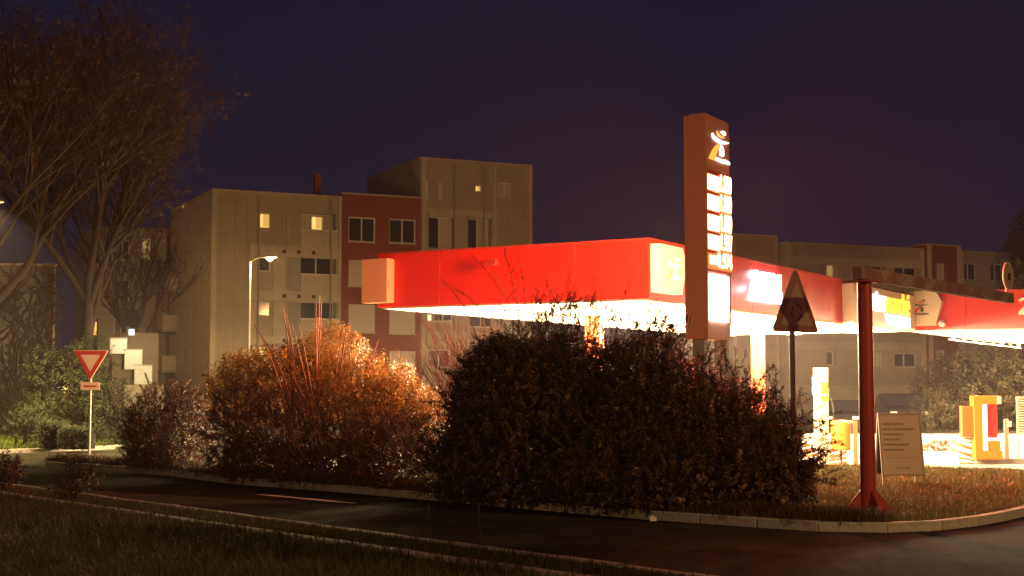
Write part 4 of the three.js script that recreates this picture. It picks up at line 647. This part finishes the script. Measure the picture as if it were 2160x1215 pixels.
bush('round_shrub', 'dark mounded shrub behind the clipped hedges on the lawn', 'shrub', base0(110, 49, 0.1), [lobe(105, 870, 50, 40, 49, 0.9)], 70, leafB, palGreen, { stems: 3 });
bush('leafy_shrub', 'dark evergreen shrub behind the give way sign', 'shrub', base0(165, 51, 0.1), [lobe(150, 830, 80, 80, 51, 1.2), lobe(205, 860, 60, 70, 50.5, 1.1), lobe(110, 790, 40, 50, 51, 0.8), lobe(180, 770, 45, 60, 51.5, 0.8), lobe(230, 880, 40, 50, 49, 0.8)], 34, leafC, palDeep, { rough: 0.3 });
// ivy wall
{ const O = D(-120, 815, 57), p = upright(O.x, 57, 1, 0.12), t = thing('garden_wall', 'grey rendered gable wall covered with bare climbing stems', 'wall', p.O, p.turn), W = p.at(112, 700)[0], H = p.at(60, 560)[1]; part('wall_body', bx(0, W, 0, H, -0.3, 0), std(0.19, 0.17, 0.135, 0.95, { map: blotch }), t); part('wall_coping', bx(-0.05, W + 0.05, H + 0.002, H + 0.08, -0.35, 0.05), M.wallPale, t);
  const c = thing('climber', 'bare climbing stems spread over the grey gable wall', 'climbing plant', p.O.clone().addScaledVector(p.N, 0.02), p.turn), l = [];
  for (let i = 0; i < 44; i++) { let q = V(rr(1.0, W - 0.2), 0, 0.02), a = 1.57 + rr(-0.3, 0.3); const pts = [q]; for (let k = 0; k < 17; k++) { a += rr(-0.4, 0.42); if (a < 0.8) a = 0.9; if (a > 2.5) a = 2.3; q = q.clone().add(V(Math.cos(a) * 0.5, Math.abs(Math.sin(a)) * rr(0.3, 0.5), 0)); q.z = rr(0.015, 0.06); q.x = Math.min(W - 0.05, Math.max(0.1, q.x)); q.y = Math.min(H, q.y); pts.push(q); if (rnd() < 0.8) l.push(tube([q, q.clone().add(V(rr(-0.5, 0.5), rr(0.1, 0.5), 0.02)), q.clone().add(V(rr(-0.9, 0.9), rr(0.3, 0.8), 0.03))], 0.022, 0.008, 4)); } l.push(tube(pts, 0.045, 0.014, 5)); }
  part('stem', merge(l), M.bark, c).userData.kind = 'stuff'; }
{ const b = D(137, 815, 53).setY(0.1), t = thing('garden_lamp', 'small warm garden lamp glowing through the evergreen shrub', 'lamp', b, 0), y = D(137, 823, 53).y - 0.1; part('post', cyl(0.03, 0.03, y - 0.1, 0, 8), M.dark, t); part('lamp_glass', new THREE.SphereGeometry(0.13, 14, 10), lit(new THREE.Color(1, 0.55, 0.2), 8, 0.4), t, [0, y, 0]); const l = new THREE.PointLight(new THREE.Color(1, 0.6, 0.25), 3, 0, 2); l.position.copy(b).add(V(0, y, 0)); l.castShadow = true; scene.add(l); }
{ const p = D(200, 693, 72), t = thing('lit_slit_window_post', 'narrow amber light slit glowing behind the bare tree', 'lamp', V(p.x, 0, p.z), 0); part('lamp_strip', bx(-0.09, 0.09, p.y - 0.35, p.y + 0.35, 0.002, 0.06, 0.02), lit(new THREE.Color(1, 0.5, 0.05), 1.2, 0.3), t); part('lamp_post', bx(-0.14, 0.14, 0, p.y + 0.5, -0.1, 0), M.darker, t); }
// trees
function bareTree(label, base, height, spread, lean, levels, leafN, pal, s0, cat = 'bare_tree') {
  seed = s0; const t = thing(cat, label, 'tree', base, rr(0, 6)); const trunk = [], limbs = [], tips = [];
  const grow = (p, dir, len, r, lv) => {
    const mid = p.clone().addScaledVector(dir, len * 0.5).add(V(rr(-1, 1), rr(-0.3, 0.6), rr(-1, 1)).multiplyScalar(len * 0.07)), e = p.clone().addScaledVector(dir, len).add(V(rr(-1, 1), rr(0, 1), rr(-1, 1)).multiplyScalar(len * 0.06));
    (lv === 0 ? trunk : limbs).push(tube([p, mid, e], r, r * 0.62, lv < 2 ? 8 : lv < 4 ? 5 : 3, lv < 3 ? 4 : 2));
    if (lv >= levels) { tips.push([e, dir]); return; }
    const n = lv === 0 ? 5 : lv < 3 ? 4 : 3;
    for (let i = 0; i < n; i++) { const f = lv === 0 ? rr(0.55, 1) : rr(0.35, 1), q = f > 0.5 ? mid.clone().lerp(e, (f - 0.5) * 2) : p.clone().lerp(mid, f * 2), a = i / n * 6.283 + rr(-0.6, 0.6), out = V(Math.cos(a), 0, Math.sin(a)).multiplyScalar(spread), nd = dir.clone().multiplyScalar(0.75).add(out.multiplyScalar(rr(0.6, 1.1))).add(V(0, 0.16, 0)).normalize(); grow(q, nd, len * rr(0.62, 0.8) * (lv === 0 ? 0.85 : 1), r * 0.52, lv + 1); }
    if (lv > 0) grow(e, dir.clone().add(V(rr(-0.3, 0.3), 0.1, rr(-0.3, 0.3))).normalize(), len * 0.72, r * 0.6, lv + 1);
  };
  grow(V(0, 0, 0), V(lean, 1, 0).normalize(), height * 0.32, height * 0.0145, 0);
  part('trunk', merge(trunk), M.bark, t); part('branches', merge(limbs), M.bark, t).userData.kind = 'stuff';
  if (leafN) { const spots = []; for (const [e, d] of tips) for (let k = 0; k < leafN; k++) spots.push({ p: e.clone().add(V(rr(-0.4, 0.4), rr(-0.5, 0.3), rr(-0.4, 0.4))), q: Q(d.clone().add(V(rr(-1, 1), rr(-1, 0.5), rr(-1, 1))), rr(0, 6)), s: rr(0.7, 1.4), c: pick(pal) }); scatter('crown', leafC, leafMat, spots, t); }
  return t;
}
const palBrown = [[0.07, 0.035, 0.02], [0.055, 0.03, 0.018], [0.085, 0.045, 0.022]];
bareTree('big leafless tree with a dark trunk behind the give way sign', D(205, 815, 56).setY(0), 20, 0.62, -0.1, 5, 3, palBrown, 4242);
bareTree('big leafless tree spreading over the junction street lamp', D(-40, 815, 52).setY(0), 23, 0.66, 0.0, 5, 3, palBrown, 777);
bareTree('thin leafless tree in front of the set-back wing', D(262, 815, 80).setY(0), 15, 0.5, 0, 4, 1, palBrown, 990);
seed = 5150;
// dark planting behind the station
const palBack = [[0.06, 0.05, 0.02], [0.08, 0.055, 0.022], [0.05, 0.042, 0.018]];
bush('tree_belt_bush', 'tall brown green bush behind the orange terminal', 'bush', base0(2060, 72, 0), [lobe(2060, 830, 110, 90, 72, 2.2), lobe(2130, 790, 80, 80, 72, 2), lobe(1985, 860, 60, 50, 71, 1.6), lobe(2180, 830, 90, 90, 70, 2)], 12, leafBig, palBack, { rough: 0.2 });
bush('tree_belt_bush', 'brown bush beside the carport behind the low white wall', 'bush', base0(1965, 66, 0), [lobe(1960, 872, 40, 40, 66, 1.2)], 26, leafC, palBack, { rough: 0.2 });
bush('conifer', 'dark tall conifer rising behind the end flats', 'tree', base0(2170, 84, 0), [lobe(2165, 560, 45, 90, 84, 1.8), lobe(2170, 680, 70, 110, 84, 2.4), lobe(2160, 520, 26, 60, 84, 1.2)], 8, leafBig, palGreen, { rough: 0.2 });
bush('planter_shrub', 'low russet shrub between the two low white walls', 'shrub', base0(1990, 55.5, FL), [lobe(1992, 950, 42, 17, 55.5, 0.6)], 130, leafB, palRed, { stems: 3 });
// grass on the bed, verge, lawn; fallen leaves
const tuft = bladeTuft(9, 0.09, 0.012, 0.14, 1), tuftTall = bladeTuft(10, 0.2, 0.014, 0.2, 2);
const inside = (p, poly) => { let c = false; for (let i = 0, j = poly.length - 1; i < poly.length; j = i++) if ((poly[i].z > p.z) !== (poly[j].z > p.z) && p.x < (poly[j].x - poly[i].x) * (p.z - poly[i].z) / (poly[j].z - poly[i].z) + poly[i].x) c = !c; return c; };
function grassOn(name, label, geo, n, sample, pal, smin, smax) { const spots = []; for (let i = 0; i < n; i++) { const p = sample(); if (p) spots.push({ p, q: new THREE.Quaternion().setFromAxisAngle(V(0, 1, 0), rr(0, 6.28)), s: rr(smin, smax), c: pick(pal) }); } const m = scatter(name, geo, grassMat, spots, scene); m.userData.label = label; m.userData.category = 'grass'; return m; }
const bedPoly = [...K.map((p) => p.clone().add(V(0, 0, -0.2))), ...bedBack];
const bedCurve = new THREE.CatmullRomCurve3(K);
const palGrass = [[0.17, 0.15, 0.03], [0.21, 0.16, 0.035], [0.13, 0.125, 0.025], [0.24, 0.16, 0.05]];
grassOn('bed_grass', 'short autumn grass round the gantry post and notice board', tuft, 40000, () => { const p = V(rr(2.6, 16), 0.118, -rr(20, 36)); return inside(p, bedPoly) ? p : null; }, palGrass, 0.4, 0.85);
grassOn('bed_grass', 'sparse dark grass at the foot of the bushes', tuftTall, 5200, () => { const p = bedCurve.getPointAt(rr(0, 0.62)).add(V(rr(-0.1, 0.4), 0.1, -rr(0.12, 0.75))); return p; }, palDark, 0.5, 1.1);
grassOn('verge_grass', 'roadside verge grass with foreground shade put into its colour', tuftTall, 24000, () => { const p = NL(rr(-6, 26), rr(1.28, 9)); p.y = 0.09; return p; }, [[0.085, 0.085, 0.03], [0.1, 0.09, 0.035], [0.075, 0.07, 0.028]], 0.25, 0.75);  // same grass as the bed, tinted darker to carry the foreground shade
grassOn('verge_grass', 'short grass between the verge kerb and the path edging, shade put into its colour', tuft, 9000, () => { const p = NL(rr(-6, 26), rr(0.22, 1.0)); p.y = 0.09; return p; }, [[0.085, 0.085, 0.03], [0.1, 0.09, 0.035], [0.075, 0.07, 0.028]], 0.4, 0.9);  // blade colours darkened here too, in place of shade
grassOn('lawn_grass', 'lit green grass of the lawn before the clipped hedges', tuft, 14000, () => { const p = V(rr(-22, -8), 0.098, -rr(43, 56)); const q = V(p.x, 0, p.z); return inside(q, [...lawnFront.map((a) => a.clone().add(V(0, 0, -0.2))), V(-30, 0, -120), V(-90, 0, -120)]) ? p : null; }, [[0.10, 0.13, 0.025], [0.13, 0.14, 0.03], [0.09, 0.11, 0.02]], 0.8, 1.7);
{ const leaf = leafCluster(1, 0.001, 0.085, 0.065, 0.05, 9), spots = []; for (let i = 0; i < 300; i++) { const p = V(rr(3.5, 14), 0.16, -rr(21, 33)); if (!inside(V(p.x, 0, p.z), bedPoly) || (p.x < 7 && rnd() < 0.6)) continue; spots.push({ p, q: Q(V(rr(-1, 1), rr(0.2, 1), rr(-1, 1)), rr(0, 6)), s: rr(0.6, 1.2), c: pick([[0.45, 0.14, 0.09], [0.4, 0.2, 0.1], [0.5, 0.28, 0.14]]) }); } const m = scatter('fallen_leaves', leaf, grassMat, spots, scene); m.userData.label = 'fallen reddish leaves strewn over the station grass'; m.userData.category = 'leaves'; }
{ const c = V(7.6, 0, -13.2), l = []; for (let i = 0; i < 5; i++) l.push({ c: c.clone().add(V(-1.3 + i * 0.8, 2.4, -0.3 + i * 0.2)), r: V(0.8, 2.5, 0.8) }); bush('verge_shade_hedge', 'added unseen hedge keeping entrance lamp light off the verge', 'hedge', c.clone().setY(0.1), l, 60, leafC, palDeep, { rough: 0.1 }); }  // unseen hedge, put in to block lamp light from the near grass
{ const c = V(-10.2, 0, -9.6), l = []; for (let i = 0; i < 6; i++) l.push({ c: c.clone().add(V(-2.6 + i * 1.0, 2.3, -1.5 + i * 0.55)), r: V(0.9, 2.4, 0.9) }); bush('verge_shade_hedge', 'added unseen hedge keeping verge lamp light off the near grass', 'hedge', c.clone().setY(0.1), l, 60, leafC, palDeep, { rough: 0.1 }); }  // second added hedge out of view, shades the verge from its lamp
for (const [label, px, py, h] of [['thin dry weed stalk by the verge kerb', 905, 1165, 0.5], ['taller dry weed stalk near the path edging', 1010, 1190, 0.6]]) { const b = G(px, py, 0.1), t = thing('weed_stalk', label, 'weed', b, 0); part('stalk', tube([V(0, 0, 0), V(0.02, h * 0.5, 0), V(0, h, 0)], 0.006, 0.003, 5), M.twig, t); part('seed_head', new THREE.SphereGeometry(1, 8, 6).scale(0.014, 0.06, 0.014), M.twig, t, [0, h, 0]); }
bush('verge_weed', 'dark leafy weed clump on the verge at the road end', 'weed', NL(2.5, 0.9).setY(0.1), [{ c: NL(2.5, 0.9).setY(0.4), r: V(0.3, 0.4, 0.3) }], 90, leafA, palDark, { stems: 3, up: 1 });
bush('verge_weed', 'dark leafy weed clump on the verge between kerb and edging', 'weed', NL(5.2, 0.7).setY(0.1), [{ c: NL(5.2, 0.7).setY(0.35), r: V(0.28, 0.35, 0.28) }], 90, leafA, palDark, { stems: 3, up: 1 });
{ const b = G(1372, 1099, 0.02), o = part('paper_scrap', extrude([[0, 0], [0.11, 0.02], [0.12, 0.1], [0.06, 0.13], [-0.01, 0.08]], 0.004), M.white, scene, b); o.rotation.set(-0.9, 0.3, 0.1); o.userData = { label: 'crumpled white paper scrap against the bed kerb', category: 'litter' }; }
renderer.render(scene, camera);
